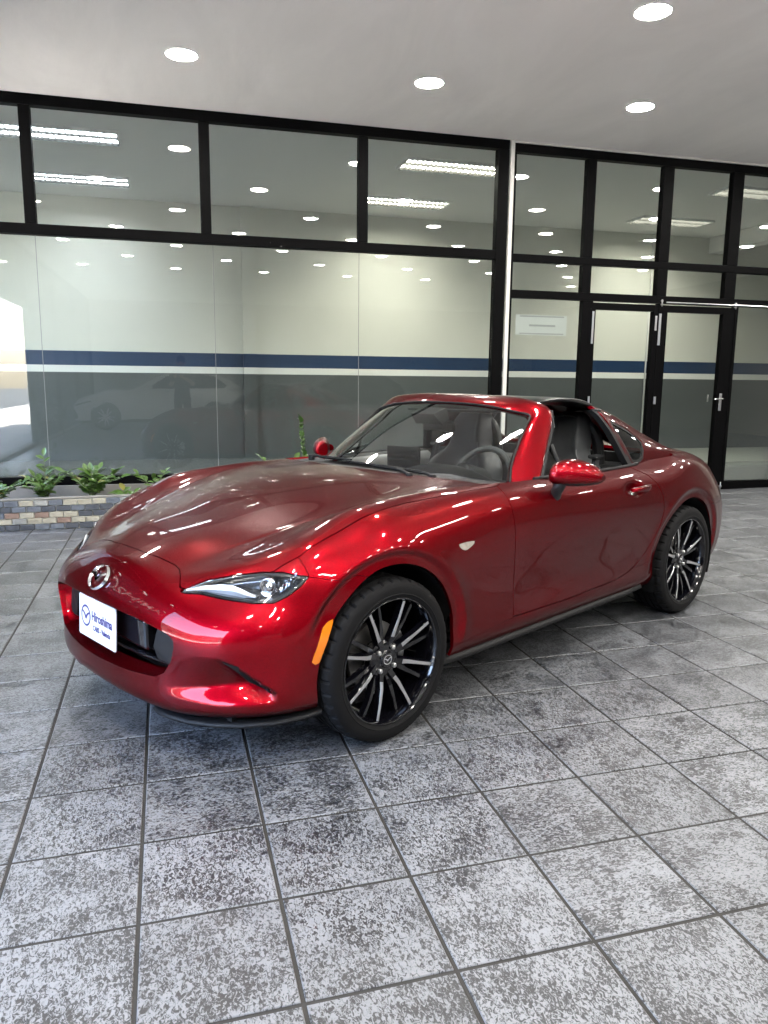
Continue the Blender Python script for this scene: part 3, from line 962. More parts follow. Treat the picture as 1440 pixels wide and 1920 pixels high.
# ------------------------------------------------------------------ lower front: splitter, hollow slit, markers
def surf_at(f_, tgt, side=1):
    """point of the body surface nearest to tgt in the projection f_"""
    V, N, T = BODY
    k = V[:, 1] * side > 0
    d = ((f_(V[k]) - np.asarray(tgt)) ** 2).sum(1)
    i = d.argsort()[:3]
    return V[k][i].mean(0), N[k][i].mean(0)
pr_xz = lambda v: v[:, [0, 2]]
for s in (1, -1):
    pts = [(.655, .27), (.676, .30), (.682, .34), (.672, .40), (.645, .485), (.60, .575), (.545, .655), (.46, .732), (.37, .775), (.30, .795)]
    ins = [(.60, .27), (.60, .30), (.60, .34), (.60, .36), (.57, .44), (.53, .52), (.475, .59), (.40, .66), (.32, .70), (.27, .72)]
    lift = [.0, .0, .0, .0, .0, .004, .010, .018, .026, .034]
    V = []; F = []
    for (a, b), (c_, d_), lf in zip(pts, ins, lift):
        V += [(a, b * s, .158 + lf), (a - .004, b * s, .150 + lf), (c_, d_ * s, .150 + lf), (c_, d_ * s, .172 + lf * .8), (a - .012, (b - .008) * s, .166 + lf)]
    for i in range(len(pts) - 1):
        for k in range(5):
            F.append((i * 5 + k, i * 5 + (k + 1) % 5, (i + 1) * 5 + (k + 1) % 5, (i + 1) * 5 + k))
    F += [tuple(range(5))]
    obj('splitter', V, F, M['stop'], CAR, True)
    # dark slit at the outer edge of the hollow
    mb = MB()
    pl = [(.036, .410, .0), (.085, .390, .010), (.130, .350, .013), (.170, .312, .008), (.192, .288, .0)]
    Vg = []
    for a, z, h in pl:
        p_, n_ = surf_at(lambda v: np.stack([(np.abs(v[:, 1]) - v[:, 0]) * .70711, v[:, 2]], 1), (a, z), s)
        t = np.array([.25, -.25 * s, -.6]); t /= np.linalg.norm(t)
        n_ = n_ / np.linalg.norm(n_)
        Vg += [tuple(p_ + t * h + n_ * .002), tuple(p_ - t * h * .6 + n_ * .003), tuple(p_ - t * h * .6 - n_ * .02), tuple(p_ + t * h - n_ * .02)]
    mb.add(Vg, [(i * 4 + k, i * 4 + (k + 1) % 4, i * 4 + 4 + (k + 1) % 4, i * 4 + 4 + k) for i in range(len(pl) - 1) for k in range(4)], True)
    mb.build('air_slit', M['black_matt'], CAR)
    # amber side marker ahead of the wheel
    pm = [(.262, .522), (.280, .517), (.303, .500), (.320, .465), (.345, .405), (.350, .388), (.338, .378), (.322, .380), (.306, .420), (.283, .470), (.262, .512)]
    mk = clip(clip(BODY, lambda v: v[:, 1] * s), lambda v: sd_poly(v[:, [0, 2]], pm))
    mk = clip(mk, lambda v: np.abs(v[:, 1]) - .7)
    Vm, Nm, Tm = mk
    e = smooth01(sd_poly(Vm[:, [0, 2]], pm) / .008)
    shell('side_marker', (Vm + Nm * (.0015 + .004 * e)[:, None], Nm, Tm), M['amber'], CAR, .006)
    # small clear repeater on the fender
    pr = [(-.352, .692), (-.366, .676), (-.384, .664), (-.408, .664), (-.440, .676), (-.462, .690), (-.440, .693), (-.40, .695)]
    rp = clip(clip(BODY, lambda v: v[:, 1] * s), lambda v: sd_poly(v[:, [0, 2]], pr))
    rp = clip(rp, lambda v: np.abs(v[:, 1]) - .7)
    Vm, Nm, Tm = rp
    e = smooth01(sd_poly(Vm[:, [0, 2]], pr) / .010)
    shell('side_repeater', (Vm + Nm * (.001 + .006 * e)[:, None], Nm, Tm), M['white_lens'], CAR, .006)
    # black skirt under the sill
    V = []; F = []
    for x, z in ((-.285, .218), (-.40, .214), (-.60, .214), (-1.0, .218), (-1.4, .222), (-1.72, .224), (-1.86, .232)):
        V += [(x, .792 * s, z + .022), (x, .815 * s, z + .012), (x, .822 * s, z - .002), (x, .808 * s, z - .014), (x, .70 * s, z - .012), (x, .70 * s, z + .02)]
    for i in range(6):
        for k in range(6): F.append((i * 6 + k, i * 6 + (k + 1) % 6, (i + 1) * 6 + (k + 1) % 6, (i + 1) * 6 + k))
    F += [tuple(range(6)), tuple(range(36, 42))]
    obj('side_skirt', V, F, M['stop'], CAR, True)
    # wheel housings
    for (cx, cz, r), y1 in ((ARCH_F, .815), (ARCH_R, .832)):
        mb = MB(); n = 28; V = []; F = []
        for k in range(n + 1):
            a = math.pi * (-.13 + 1.26 * k / n)
            ro = r - .002 - (.022 * float(smooth01(math.cos(a) * 1.6 - .2)) if cx > -1 else 0)
            ye = (y1 - .045 * max(0, math.cos(a)) - (.03 if math.sin(a) < .2 else 0)) if cx > -1 else y1
            V += [(cx + ro * math.cos(a), ye * s, cz + ro * math.sin(a)), (cx + (r + .02) * math.cos(a), .50 * s, cz + (r + .02) * math.sin(a))]
        c0 = len(V); V.append((cx, .50 * s, cz))
        for k in range(n):
            F.append((2 * k, 2 * k + 1, 2 * k + 3, 2 * k + 2)); F.append((2 * k + 1, c0, 2 * k + 3))
        mb.add(V, F, True); mb.build('wheel_housing', M['liner'], CAR, fix=False)
    # door handle
    hx, hz = HANDLE
    mb = MB()
    V = []; F = []
    ys = .8445 if True else 0
    for x, h, out in ((hx + .062, .008, -.004), (hx + .045, .013, .006), (hx, .015, .012), (hx - .045, .016, .012), (hx - .075, .014, .006), (hx - .092, .008, -.002)):
        zc = hz - .002 + .10 * (hx - x) * .35
        yc = (ys + (.004 if x < hx else 0) + out)
        ring_ = [(0, h), (.008, h * .5), (.009, -h * .3), (.004, -h), (-.012, -h * .9), (-.016, h * .8)]
        V += [(x, (yc + a) * s, zc + b) for a, b in ring_]
    for i in range(5):
        for k in range(6): F.append((i * 6 + k, i * 6 + (k + 1) % 6, (i + 1) * 6 + (k + 1) % 6, (i + 1) * 6 + k))
    F += [tuple(range(6)), tuple(range(30, 36))]
    mb.add(V, F, True); mb.build('handle', PT, DOORS[0 if s > 0 else 1], sharp=60)

# underside and bulkheads that keep the light out of the body
mb = MB()
mb.box(-2.95, .55, -.62, .62, .15, .19)
mb.box(-.42, -.38, -.62, .62, .19, .80)
mb.box(-2.25, -2.20, -.70, .70, .19, .90)
mb.build('floor_pan', M['black_matt'], CAR)

# ------------------------------------------------------------------ wheels
def make_wheel(parent, loc, flip):
    wh = empty('wheel', loc, math.pi if flip else 0, parent)
    RO, RB = .308, .2300
    # tyre: profile from outer bead over the tread to the inner bead (r, y)
    prof = [(RB, .086), (.2365, .097), (.245, .1015), (.250, .1035), (.2515, .1050), (.2545, .1032), (.264, .1040), (.277, .1030), (.288, .0990), (.297, .0930), (.3025, .0860), (.3045, .0800), (.3055, .070), (.3065, .060), (.3068, .0555),
            (.2995, .0550), (.2995, .0475), (.3072, .0470), (.3078, .030), (.3080, .0205), (.3000, .0200), (.3000, .0120), (.3080, .0115), (.3080, 0)]
    prof = prof + [(r, -y) for r, y in prof[::-1][1:]]
    n = 240
    V = []; F = []; m = len(prof)
    for k in range(n):
        a = 2 * math.pi * k / n
        for i, (r, y) in enumerate(prof):
            rr = r; aa = a
            sh = abs(y)
            aa += .16 * (max(0, .095 - sh) * 1.2 if y > 0 else -max(0, .095 - sh) * 1.2)
            if r > .29 and sh > .058 and k % 6 in (0,): rr -= .0075 if r > .300 else .003
            if r > .305 and .022 < sh < .045 and k % 6 == 3: rr -= .005
            V.append((rr * math.cos(aa), y, rr * math.sin(aa)))
    for k in range(n):
        k2 = (k + 1) % n
        for i in range(m - 1): F.append((k * m + i, k * m + i + 1, k2 * m + i + 1, k2 * m + i))
    t = MB(); t.add(V, F, True); t.build('tyre', M['rubber'], wh, sharp=28)
    b = MB()
    b.lathe([(.2380, .0970), (.2378, .0992), (.2355, .1005), (.2320, .0998), (.2300, .0965), (.2262, .0880), (.2215, .0740), (.2170, .045), (.2150, -.02), (.2150, -.085), (.2290, -.096), (.2370, -.098)], 72, 'y')
    b.build('rim', M['wheel_black'], wh)
    RS = 1.042
    hubb = MB()
    hubb.lathe([(0.0, .0690), (.024, .0690), (.028, .0670), (.029, .0640), (.033, .0600), (.050, .0590), (.066, .0560), (.072, .0500), (.073, .020), (.0, .02)], 40, 'y')
    hubb.build('hub', M['wheel_black'], wh)
    def spoke(ang, bright):
        w0, w1 = (.0105, .0070) if bright else (.0100, .0060)
        st = [(.050, .0600, w0), (.085, .0665, w0 * .95), (.110, .0730, w0 * .85), (.160, .0810, w1 * 1.05), (.2235, .0870 if bright else .0830, w1)]
        if not bright: st = [(r, y - .012, w_) for r, y, w_ in st]
        V = []; F = []
        for r, y, w_ in st:
            V += [(r, y, w_), (r, y, -w_), (r, y - .022, -w_ * 1.7), (r, y - .022, w_ * 1.7)]
        for i in range(len(st) - 1):
            for k in range(4): F.append((i * 4 + k, i * 4 + (k + 1) % 4, (i + 1) * 4 + (k + 1) % 4, (i + 1) * 4 + k))
        F += [(0, 1, 2, 3), (16, 17, 18, 19)]
        def tw(v):
            r, y, q = v
            aa = ang + (0.10 if bright else -.02) * max(0, (.10 - r)) / .05
            return (r * math.cos(aa) - q * math.sin(aa), y, r * math.sin(aa) + q * math.cos(aa))
        s_ = MB(); s_.add([tw(v) for v in V], F); so = s_.build('spoke', M['wheel_black'], wh)
        if bright:
            V = []; F = []
            for r, y, w_ in st[1:]:
                V += [(r, y + .0008, w_ * .78), (r, y + .0008, -w_ * .78), (r, y - .0006, -w_ * .86), (r, y - .0006, w_ * .86)]
            for i in range(len(st) - 2):
                for k in range(4): F.append((i * 4 + k, i * 4 + (k + 1) % 4, (i + 1) * 4 + (k + 1) % 4, (i + 1) * 4 + k))
            F += [(0, 1, 2, 3), (12, 13, 14, 15)]
            s_ = MB(); s_.add([tw(v) for v in V], F); s_.build('spoke_face', M['machined'], wh)
    base = R(17.5)
    for k in range(8):
        spoke(base + k * math.pi / 4, True)
        spoke(base + k * math.pi / 4 + R(15.5 if not flip else 15.5), False)
    for k in range(4):
        a = R(40) + k * math.pi / 2
        l_ = MB(); l_.lathe([(0, .072), (.006, .0715), (.0085, .069), (.0085, .055)], 12, 'y', (.050 * math.cos(a), 0, .050 * math.sin(a)))
        l_.build('lug_nut', M['steel'], wh)
    em = emblem('cap_badge', wh, M['chrome'], .021, .018, (0, .0695, 0), (0, 0, R(90)), .0012, .14, True)
    dsk = MB(); dsk.lathe([(.060, -.002), (.128, -.002), (.129, -.006), (.129, -.020), (.060, -.022)], 56, 'y'); dsk.build('brake_disc', M['disc'], wh)
    cl = MB()
    V = []; F = []
    for k in range(9):
        a = R(-35) + R(70) * k / 8
        a = a if not flip else math.pi - a
        for r, y in ((.095, .016), (.140, .014), (.146, .0), (.140, -.05), (.095, -.05)):
            V.append((r * math.cos(a) * -1, y, r * math.sin(a)))
    for k in range(8):
        for i in range(5): F.append((k * 5 + i, k * 5 + (i + 1) % 5, k * 5 + 5 + (i + 1) % 5, k * 5 + 5 + i))
    F += [tuple(range(5)), tuple(range(40, 45))]
    cl.add(V, F, True); cl.build('caliper', M['steel'], wh)
    return wh
make_wheel(CAR, (0, .742, .308), False)
make_wheel(CAR, (-2.31, .748, .308), False)
make_wheel(CAR, (0, -.742, .308), True)
make_wheel(CAR, (-2.31, -.748, .308), True)

# ------------------------------------------------------------------ red roadster: windscreen, roof, rear sails, cabin
def loft(rows, closed=False):
    """rows: list of equal-length point lists -> points, faces"""
    ni, nj = len(rows), len(rows[0])
    return [p for r in rows for p in r], grid_faces(ni, nj)

def sm(*keys):
    return keys
# windscreen glass: columns from the middle to the left edge, rows bottom to top
WS = [[(-.600, 0, .918), (-.725, 0, .995), (-.900, 0, 1.090), (-1.060, 0, 1.163), (-1.150, 0, 1.200)],
      [(-.622, .20, .915), (-.742, .19, .991), (-.912, .18, 1.086), (-1.068, .17, 1.159), (-1.156, .165, 1.197)],
      [(-.700, .40, .903), (-.806, .38, .977), (-.958, .36, 1.070), (-1.095, .345, 1.146), (-1.176, .335, 1.184)],
      [(-.815, .545, .884), (-.895, .522, .957), (-1.020, .495, 1.047), (-1.135, .470, 1.122), (-1.200, .455, 1.163)],
      [(-.935, .628, .862), (-.992, .604, .935), (-1.078, .575, 1.022), (-1.168, .548, 1.100), (-1.222, .528, 1.146)]]
T, F = loft(WS)
subd('windscreen', T, F, M['glass'], CAR, 3, 6, 0.0, True)
def edge_strip(name, pts, wd, mat, parent, r=.006):
    mb = MB(); mb.tube(pts, r, 6); return mb.build(name, mat, parent)
# frame: from the middle of the header round the corner and down the pillar
inn = [WS[0][4], WS[1][4], WS[2][4], WS[3][4], WS[4][4], WS[4][3], WS[4][2], WS[4][1], (-.94, .636, .855)]
mid = [(-1.195, 0, 1.233), (-1.200, .165, 1.230), (-1.216, .335, 1.218), (-1.240, .47, 1.198), (-1.272, .560, 1.164), (-1.225, .590, 1.105), (-1.135, .625, 1.025), (-1.045, .658, .940), (-.985, .690, .872)]
out = [(-1.262, 0, 1.245), (-1.266, .17, 1.243), (-1.280, .345, 1.235), (-1.304, .485, 1.217), (-1.328, .572, 1.172), (-1.285, .610, 1.100), (-1.195, .652, 1.015), (-1.105, .695, .930), (-1.040, .728, .868)]
und = [(-1.268, 0, 1.212), (-1.272, .165, 1.210), (-1.286, .335, 1.198), (-1.300, .465, 1.178), (-1.312, .540, 1.150), (-1.275, .578, 1.085), (-1.19, .618, 1.00), (-1.10, .655, .915), (-1.035, .685, .855)]
ind = [(-1.175, 0, 1.185), (-1.18, .16, 1.182), (-1.198, .32, 1.170), (-1.220, .44, 1.148), (-1.238, .505, 1.128), (-1.188, .528, 1.078), (-1.10, .555, 1.00), (-1.01, .585, .915), (-.955, .61, .845)]
rows = [inn, mid, out, und, ind]
T, F = loft(rows)
ni, nj = 5, 9
F = F + [(4 * nj + j, 0 * nj + j, 0 * nj + j + 1, 4 * nj + j + 1) for j in range(nj - 1)]
T2, F2 = mirror_mesh(T, F)
Vw, Qw = cc_surface(T2, F2, 3, 6)
obj('windscreen_frame', Vw, Qw, PT, CAR, True)
# black seals: round the glass and up the pillar
ge = [Vector(p) for p in inn]
for s in (1, -1):
    mb = MB(); P = spline([(p[0] + .004, p[1] * s, p[2] + .003) for p in inn[0:9]], 5); mb.tube(P, .0055, 6); mb.build('glass_seal', M['seal'], CAR)
    mb = MB(); P = spline([(p[0] - .006, p[1] * s, p[2] - .004) for p in (out[4:9])], 5)
    mb.tube(P, .0085, 8); mb.build('pillar_seal', M['seal'], CAR)
    mb = MB(); mb.tube([(-1.338, .566 * s, 1.140), (-1.330, .580 * s, 1.115), (-1.312, .600 * s, 1.085)], .011, 8); mb.build('latch_seal', M['black_plastic'], CAR)
# cowl under the wipers
T, F = loft([[(-.50, y, .895 - .05 * y * y), (-.60 - .9 * y ** 4, y, .905 - .09 * y * y), (-.68 - 1.2 * y ** 4, y, .915 - .12 * y * y)] for y in np.linspace(-.66, .66, 15)])
obj('cowl_panel', T, F, M['stop'], CAR, True)
# wipers
def wiper(p0, p1, p2, name='wiper'):
    mb = MB()
    a, b, c = Vector(p0), Vector(p1), Vector(p2)
    mb.tube([a, a.lerp(b, .5) + Vector((0, 0, .005)), b], [.010, .007, .006], 8)
    mb.lathe([(0, .012), (.014, .009), (.017, 0), (.017, -.02)], 14, 'z', tuple(a))
    d = (c - b)
    mid_ = b + Vector((0, 0, .008))
    o = mb.build(name, M['stop'], CAR)
    m2 = MB(); m2.tube([b - d * .15, b, b + d * .5, c], [.006, .009, .008, .004], 6); m2.build('wiper_blade', M['black_matt'], o)
wiper((-.66, -.46, .918), (-.655, -.36, .922), (-.628, -.10, .930))
wiper((-.565, .36, .902), (-.600, .24, .916), (-.592, -.10, .926))
wiper((-.63, .44, .896), (-.640, .36, .906), (-.622, .10, .922))

# roof panel in gloss black
rows = []
for x, zc, hw, drop in ((-1.290, 1.226, .490, .020), (-1.38, 1.231, .538, .006), (-1.52, 1.232, .558, .006), (-1.64, 1.228, .562, .012), (-1.73, 1.216, .560, .022)):
    rows.append([(x, 0, zc), (x, hw * .35, zc - drop * .10), (x, hw * .68, zc - drop * .36), (x, hw * .90, zc - drop * .75), (x, hw * .990, zc - drop * 1.15 - .004), (x, hw * .97, zc - drop * 1.5 - .012), (x, hw * .86, zc - drop * 1.5 - .012), (x, hw * .4, zc - .036), (x, 0, zc - .032)])
T, F = loft(rows)
subd('roof_panel', T, F, M['roof_black'], CAR, 3, 5, 0.0, True)
for s in (1, -1):
    mb = MB(); mb.tube(spline([(-1.30, .500 * s, 1.204), (-1.40, .530 * s, 1.216), (-1.55, .548 * s, 1.212), (-1.70, .555 * s, 1.186)], 4), .006, 8)
    mb.build('roof_seal', M['seal'], CAR)

# rear sail: from the belt line up and over
t = [[(-1.835, .740, .866), (-1.800, .708, .955), (-1.755, .660, 1.062), (-1.728, .620, 1.132), (-1.712, .565, 1.178), (-1.705, .44, 1.208), (-1.70, 0, 1.226)],
     [(-1.96, .737, .868), (-1.945, .708, .952), (-1.915, .664, 1.040), (-1.895, .622, 1.098), (-1.880, .568, 1.140), (-1.868, .45, 1.160), (-1.86, 0, 1.178)],
     [(-2.10, .729, .878), (-2.095, .704, .945), (-2.085, .664, 1.000), (-2.075, .625, 1.040), (-2.066, .575, 1.070), (-2.055, .47, 1.078), (-2.04, .36, 1.02)],
     [(-2.27, .719, .886), (-2.270, .700, .930), (-2.268, .668, .955), (-2.265, .632, .976), (-2.26, .585, .992), (-2.25, .50, .985), (-2.24, .41, .945)],
     [(-2.42, .707, .880), (-2.42, .695, .906), (-2.425, .672, .915), (-2.43, .640, .923), (-2.43, .598, .929), (-2.42, .53, .926), (-2.42, .46, .905)],
     [(-2.60, .698, .860), (-2.62, .686, .858), (-2.63, .668, .858), (-2.64, .645, .860), (-2.64, .612, .862), (-2.63, .56, .866), (-2.62, .50, .866)]]
T, F = loft(t)
T2, F2 = mirror_mesh(T, F)
Vs, Qs = cc_surface(T2, F2, 4, 6)
Ns = vnormals(Vs, Qs)
if (Ns[:, 1] * Vs[:, 1]).sum() < 0: Qs = Qs[:, ::-1]; Ns = -Ns
sail = (Vs, Ns, tris(Qs))
QW = [(-1.852, .890), (-1.770, 1.088), (-1.776, 1.108), (-1.80, 1.104), (-1.92, 1.058), (-2.005, 1.012), (-2.030, .985), (-2.020, .945), (-1.985, .905), (-1.945, .887), (-1.90, .882)]
f_qw = lambda v: np.where(np.abs(v[:, 1]) > .5, sd_poly(v[:, [0, 2]], QW), -.5)
qwin, sailm = split(sail, f_qw, .0)
shell('rear_roof', sailm, PT, CAR, .020)
for s, sd in ((1, LEFT), (-1, RIGHT)):
    qq = sd(qwin)
    V, N, T_ = qq
    fr = clip((V - N * .003, N, T_), lambda v: -f_qw(v + 0), -.016)
    shell('quarter_seal', fr, M['seal'], CAR, .01)
    gl = clip((V - N * .007, N, T_), f_qw, .008)
    o = shell('quarter_window', gl, M['glass'], CAR, .004)
    # black guide post at the rear of the door window
    mb = MB()
    P = [(-1.835, .735 * s, .872), (-1.800, .702 * s, .955), (-1.757, .655 * s, 1.060), (-1.725, .605 * s, 1.135), (-1.712, .575 * s, 1.16)]
    Pp = spline(P, 5); Vv = []; Ff = []
    for p_ in Pp:
        Vv += [(p_[0] - .014, p_[1] + .006 * s, p_[2]), (p_[0] + .026, p_[1] + .004 * s, p_[2]), (p_[0] + .034, p_[1] - .03 * s, p_[2]), (p_[0] - .014, p_[1] - .03 * s, p_[2])]
    for i in range(len(Pp) - 1):
        for k in range(4): Ff.append((i * 4 + k, i * 4 + (k + 1) % 4, i * 4 + 4 + (k + 1) % 4, i * 4 + 4 + k))
    mb.add(Vv, Ff, True); mb.build('window_post', M['seal'], CAR)
    mb = MB(); mb.box(-1.752, -1.705, .555 if s > 0 else -.595, .595 if s > 0 else -.555, 1.140, 1.168, .006); mb.build('roof_latch', M['black_plastic'], CAR)
    # belt seal along the door top
    mb = MB()
    P = [(-.99, .728 * s, .880), (-1.10, .738 * s, .8805), (-1.35, .744 * s, .878), (-1.60, .747 * s, .876), (-1.80, .746 * s, .878), (-1.88, .745 * s, .884)]
    mb.tube(spline(P, 5), .009, 8); mb.build('belt_seal', M['seal'], CAR)
    # small fixed triangle pane with its post at the foot of the pillar
    Vv = [(-1.030, .722 * s, .876), (-1.215, .735 * s, .880), (-1.215, .655 * s, 1.010)]
    obj('vent_pane', [tuple(v) for v in Vv] + [(v[0], v[1] - .004 * s, v[2]) for v in Vv], [(0, 1, 2), (5, 4, 3), (0, 3, 4, 1), (1, 4, 5, 2), (2, 5, 3, 0)], M['glass'], CAR, False)
    mb = MB(); mb.tube([(-1.215, .732 * s, .870), (-1.215, .66 * s, 1.015)], .010, 8); mb.build('vent_post', M['seal'], CAR)
    # inner door skin
    T, F = loft([[(x, (.745 - .003) * s, .872), (x, .700 * s, .868), (x, .665 * s, .80), (x, .670 * s, .60), (x, .690 * s, .40), (x, .70 * s, .25)] for x in (-.72, -1.0, -1.4, -1.8, -2.15)])
    subd('door_card', T, F, M['leather2'], CAR, 2, 3)
    # mirror
    mr = empty('door_mirror', (-1.088, .888 * s, .907), 0, CAR); mr.scale = (.92, .92, .94)
    rows_ = []
    for yy, xc, hx_, hz_, zc in ((-.086, .064, .046, .044, -.006), (-.076, .057, .066, .060, -.004), (-.045, .036, .084, .070, .0), (.0, .0, .090, .072, .0), (.045, -.038, .076, .058, -.006), (.080, -.068, .050, .038, -.014), (.096, -.084, .022, .016, -.018)):
        ring_ = []
        for k in range(12):
            a = 2 * math.pi * k / 12
            ca, sa = math.cos(a), math.sin(a)
            xx = hx_ * ca if ca > 0 else hx_ * .62 * ca
            zz = hz_ * sa if sa > 0 else hz_ * .80 * sa
            ring_.append((xc + xx, yy * s, zc + zz))
        rows_.append(ring_)
    Tm = [p_ for r_ in rows_ for p_ in r_]
    Fm = [(i * 12 + k, i * 12 + (k + 1) % 12, (i + 1) * 12 + (k + 1) % 12, (i + 1) * 12 + k) for i in range(6) for k in range(12)]
    c0 = len(Tm); Tm.append((.068, -.090 * s, -.012)); Tm.append((-.074, .098 * s, -.010))
    Fm += [(c0, (k + 1) % 12, k, k) for k in ()]
    Vm, Qm = cc_surface(Tm[:-2], Fm, 3, 1)
    Nm = vnormals(Vm, Qm)
    if (Nm[:, 2] * Vm[:, 2]).sum() < 0: Qm = Qm[:, ::-1]; Nm = -Nm
    mm = (Vm, Nm, tris(Qm))
    low, up = split(mm, lambda v: -.040 - v[:, 2], .0)
    shell('mirror_cap', up, PT, mr, .004)
    shell('mirror_base', low, M['black_plastic'], mr, .004)
    # end caps
    be_ = [v for v in range(12)]
    for r_i in (0, 6):
        rg = rows_[r_i]
        obj('mirror_end', rg, [tuple(range(12))], PT, mr, False)
    mb = MB(); mb.tube(spline([(.055, -.045 * s, -.025), (.060, -.062 * s, -.060), (.048, -.085 * s, -.095), (.040, -.105 * s, -.105)], 4), [.030] * 5 + [.028] * 4 + [.034] * 4, 12)
    mb.build('mirror_arm', M['black_plastic'], mr)
    mb = MB(); mb.lathe([(0, .0), (.028, .0)], 24, 'x', (-.054, .0, 0)); o = mb.build('mirror_glass', M['chrome'], mr); o.scale = (1, 1.5, .8)

# ------------------------------------------------------------------ cabin
def seat(y0):
    st = empty('seat', (-1.71, y0, .272), 0, CAR)
    # backrest: sections from hip to head, local x forward, z up
    def sect(z, xc, w, bol, d):
        return [(xc + d * .55, 0, z), (xc + d * .60, w * .45, z), (xc + d * .62 + bol, w * .72, z), (xc + d * .62 + bol * 1.1, w * .95, z), (xc + d * .1, w * 1.05, z), (xc - d * .5, w * .9, z), (xc - d * .55, w * .4, z), (xc - d * .55, 0, z)]
    lv = [(.16, .02, .235, .05, .13), (.30, -.015, .250, .055, .13), (.42, -.055, .255, .05, .125), (.53, -.088, .238, .04, .12), (.595, -.108, .178, .02, .115), (.645, -.120, .124, .0, .115), (.71, -.137, .120, .014, .125), (.78, -.152, .112, .014, .115), (.840, -.165, .086, .004, .09), (.868, -.172, .050, .0, .05)]
    T = [p_ for q in lv for p_ in sect(*q)]
    F = [(i * 8 + k, i * 8 + k + 1, (i + 1) * 8 + k + 1, (i + 1) * 8 + k) for i in range(len(lv) - 1) for k in range(7)]
    bk = subd('backrest', T, F, M['leather'], st, 3, 3, 0, True)
    n8 = (len(lv) - 1) * 8
    # cushion
    def csec(x, z, w, bol):
        return [(x, 0, z), (x, w * .5, z), (x, w * .78, z + bol), (x, w * .98, z + bol * .8), (x, w * 1.02, z - .06), (x, w * .9, z - .12), (x, 0, z - .13)]
    lv2 = [(-.04, .10, .24, .03), (.10, .105, .245, .045), (.28, .130, .250, .045), (.42, .155, .245, .03), (.49, .150, .22, .01), (.50, .10, .20, .0)]
    T = [p_ for q in lv2 for p_ in csec(*q)]
    F = [(i * 7 + k, (i + 1) * 7 + k, (i + 1) * 7 + k + 1, i * 7 + k + 1) for i in range(len(lv2) - 1) for k in range(6)]
    subd('cushion', T, F, M['leather'], st, 2, 3, 0, True)
    for s in (1, -1):
        mb = MB()
        P = [(.085, .20 * s, .34), (.030, .205 * s, .48), (-.020, .165 * s, .575), (-.050, .112 * s, .65), (-.070, .106 * s, .72), (-.092, .096 * s, .79), (-.115, .068 * s, .835), (-.125, .03 * s, .846), (-.125, 0, .847)]
        mb.tube(spline([(a + .012, b, c) for a, b, c in P], 4), .0022, 5); mb.build('stitching', M['stitch'], bk)
    return st
seat(.345); seat(-.345)
# belt hanger and roll hoop behind each seat
for s in (1, -1):
    mb = MB(); P = spline([(-1.93, .20 * s, .55), (-1.92, .21 * s, .90), (-1.90, .24 * s, 1.04), (-1.895, .34 * s, 1.075), (-1.90, .46 * s, 1.04), (-1.92, .49 * s, .90), (-1.93, .50 * s, .55)], 5)
    mb.tube(P, .032, 10); mb.build('roll_hoop', M['black_plastic'], CAR)
    mb = MB(); mb.box(-1.80, -1.72, (.545 if s > 0 else -.60), (.60 if s > 0 else -.545), .905, .925, .006); mb.tube([(-1.76, .57 * s, .91), (-1.73, .585 * s, .80), (-1.70, .60 * s, .60)], .022, 6); mb.build('belt_guide', M['leather2'], CAR)
mb = MB(); mb.box(-2.10, -1.86, -.70, .70, .40, .86, .04); mb.build('rear_bulkhead', M['leather2'], CAR)
mb = MB(); mb.box(-1.95, -.55, -.66, .66, .20, .235); mb.build('cabin_carpet', M['carpet'], CAR)
mb = MB(); mb.box(-1.86, -.80, -.115, .115, .235, .53, .03); mb.build('console', M['leather2'], CAR)
# dashboard
dash = [[(-.62, y, .885 - .10 * y * y), (-.72 - .25 * y ** 2, y, .892 - .10 * y * y + dz), (-.84 - .20 * y ** 2, y, .885 - .08 * y * y + dz), (-.93 - .10 * y ** 2, y, .850 - .06 * y * y + dz * .8), (-.945 - .1 * y ** 2, y, .78), (-.89, y, .70), (-.86, y, .55)]
        for y, dz in [(-.68, 0), (-.55, 0), (-.40, 0), (-.2, .0), (0, .0), (.14, .005), (.24, .035), (.36, .045), (.47, .032), (.57, .004), (.68, 0)]]
T, F = loft(dash)
subd('dashboard', T, F, M['leather2'], CAR, 2, 3)
mb = MB(); mb.box(-.905, -.89, -.125, .105, .875, .985, .006); o = mb.build('display', M['screen'], CAR)
mb = MB(); mb.box(-.918, -.906, -.112, .092, .885, .975, .003); mb.build('display_face', M['screen'], o)
# steering wheel
sw = empty('steering_wheel', (-1.08, .345, .815), 0, CAR); sw.rotation_euler = (0, R(-24), 0)
mb = MB(); mb.tube([(0, .180 * math.cos(2 * math.pi * k / 40), .180 * math.sin(2 * math.pi * k / 40)) for k in range(41)], .0155, 10, False); mb.build('wheel_rim', M['leather'], sw)
for a in (R(5), R(175), R(270)):
    mb = MB(); mb.tube([(.01, .05 * math.cos(a), .05 * math.sin(a)), (.0, .17 * math.cos(a), .17 * math.sin(a))], [.022, .012], 8); mb.build('wheel_spoke', M['leather2'], sw)
mb = MB(); mb.lathe([(0, -.025), (.05, -.022), (.068, -.005), (.07, .03), (.05, .16), (0, .2)], 24, 'x'); mb.build('wheel_boss', M['leather2'], sw)
mb = MB(); mb.tube([(.005, .055, -.025), (-.005, .12, -.045), (.0, .145, -.07)], .008, 6); mb.build('wheel_trim', M['chrome'], sw)
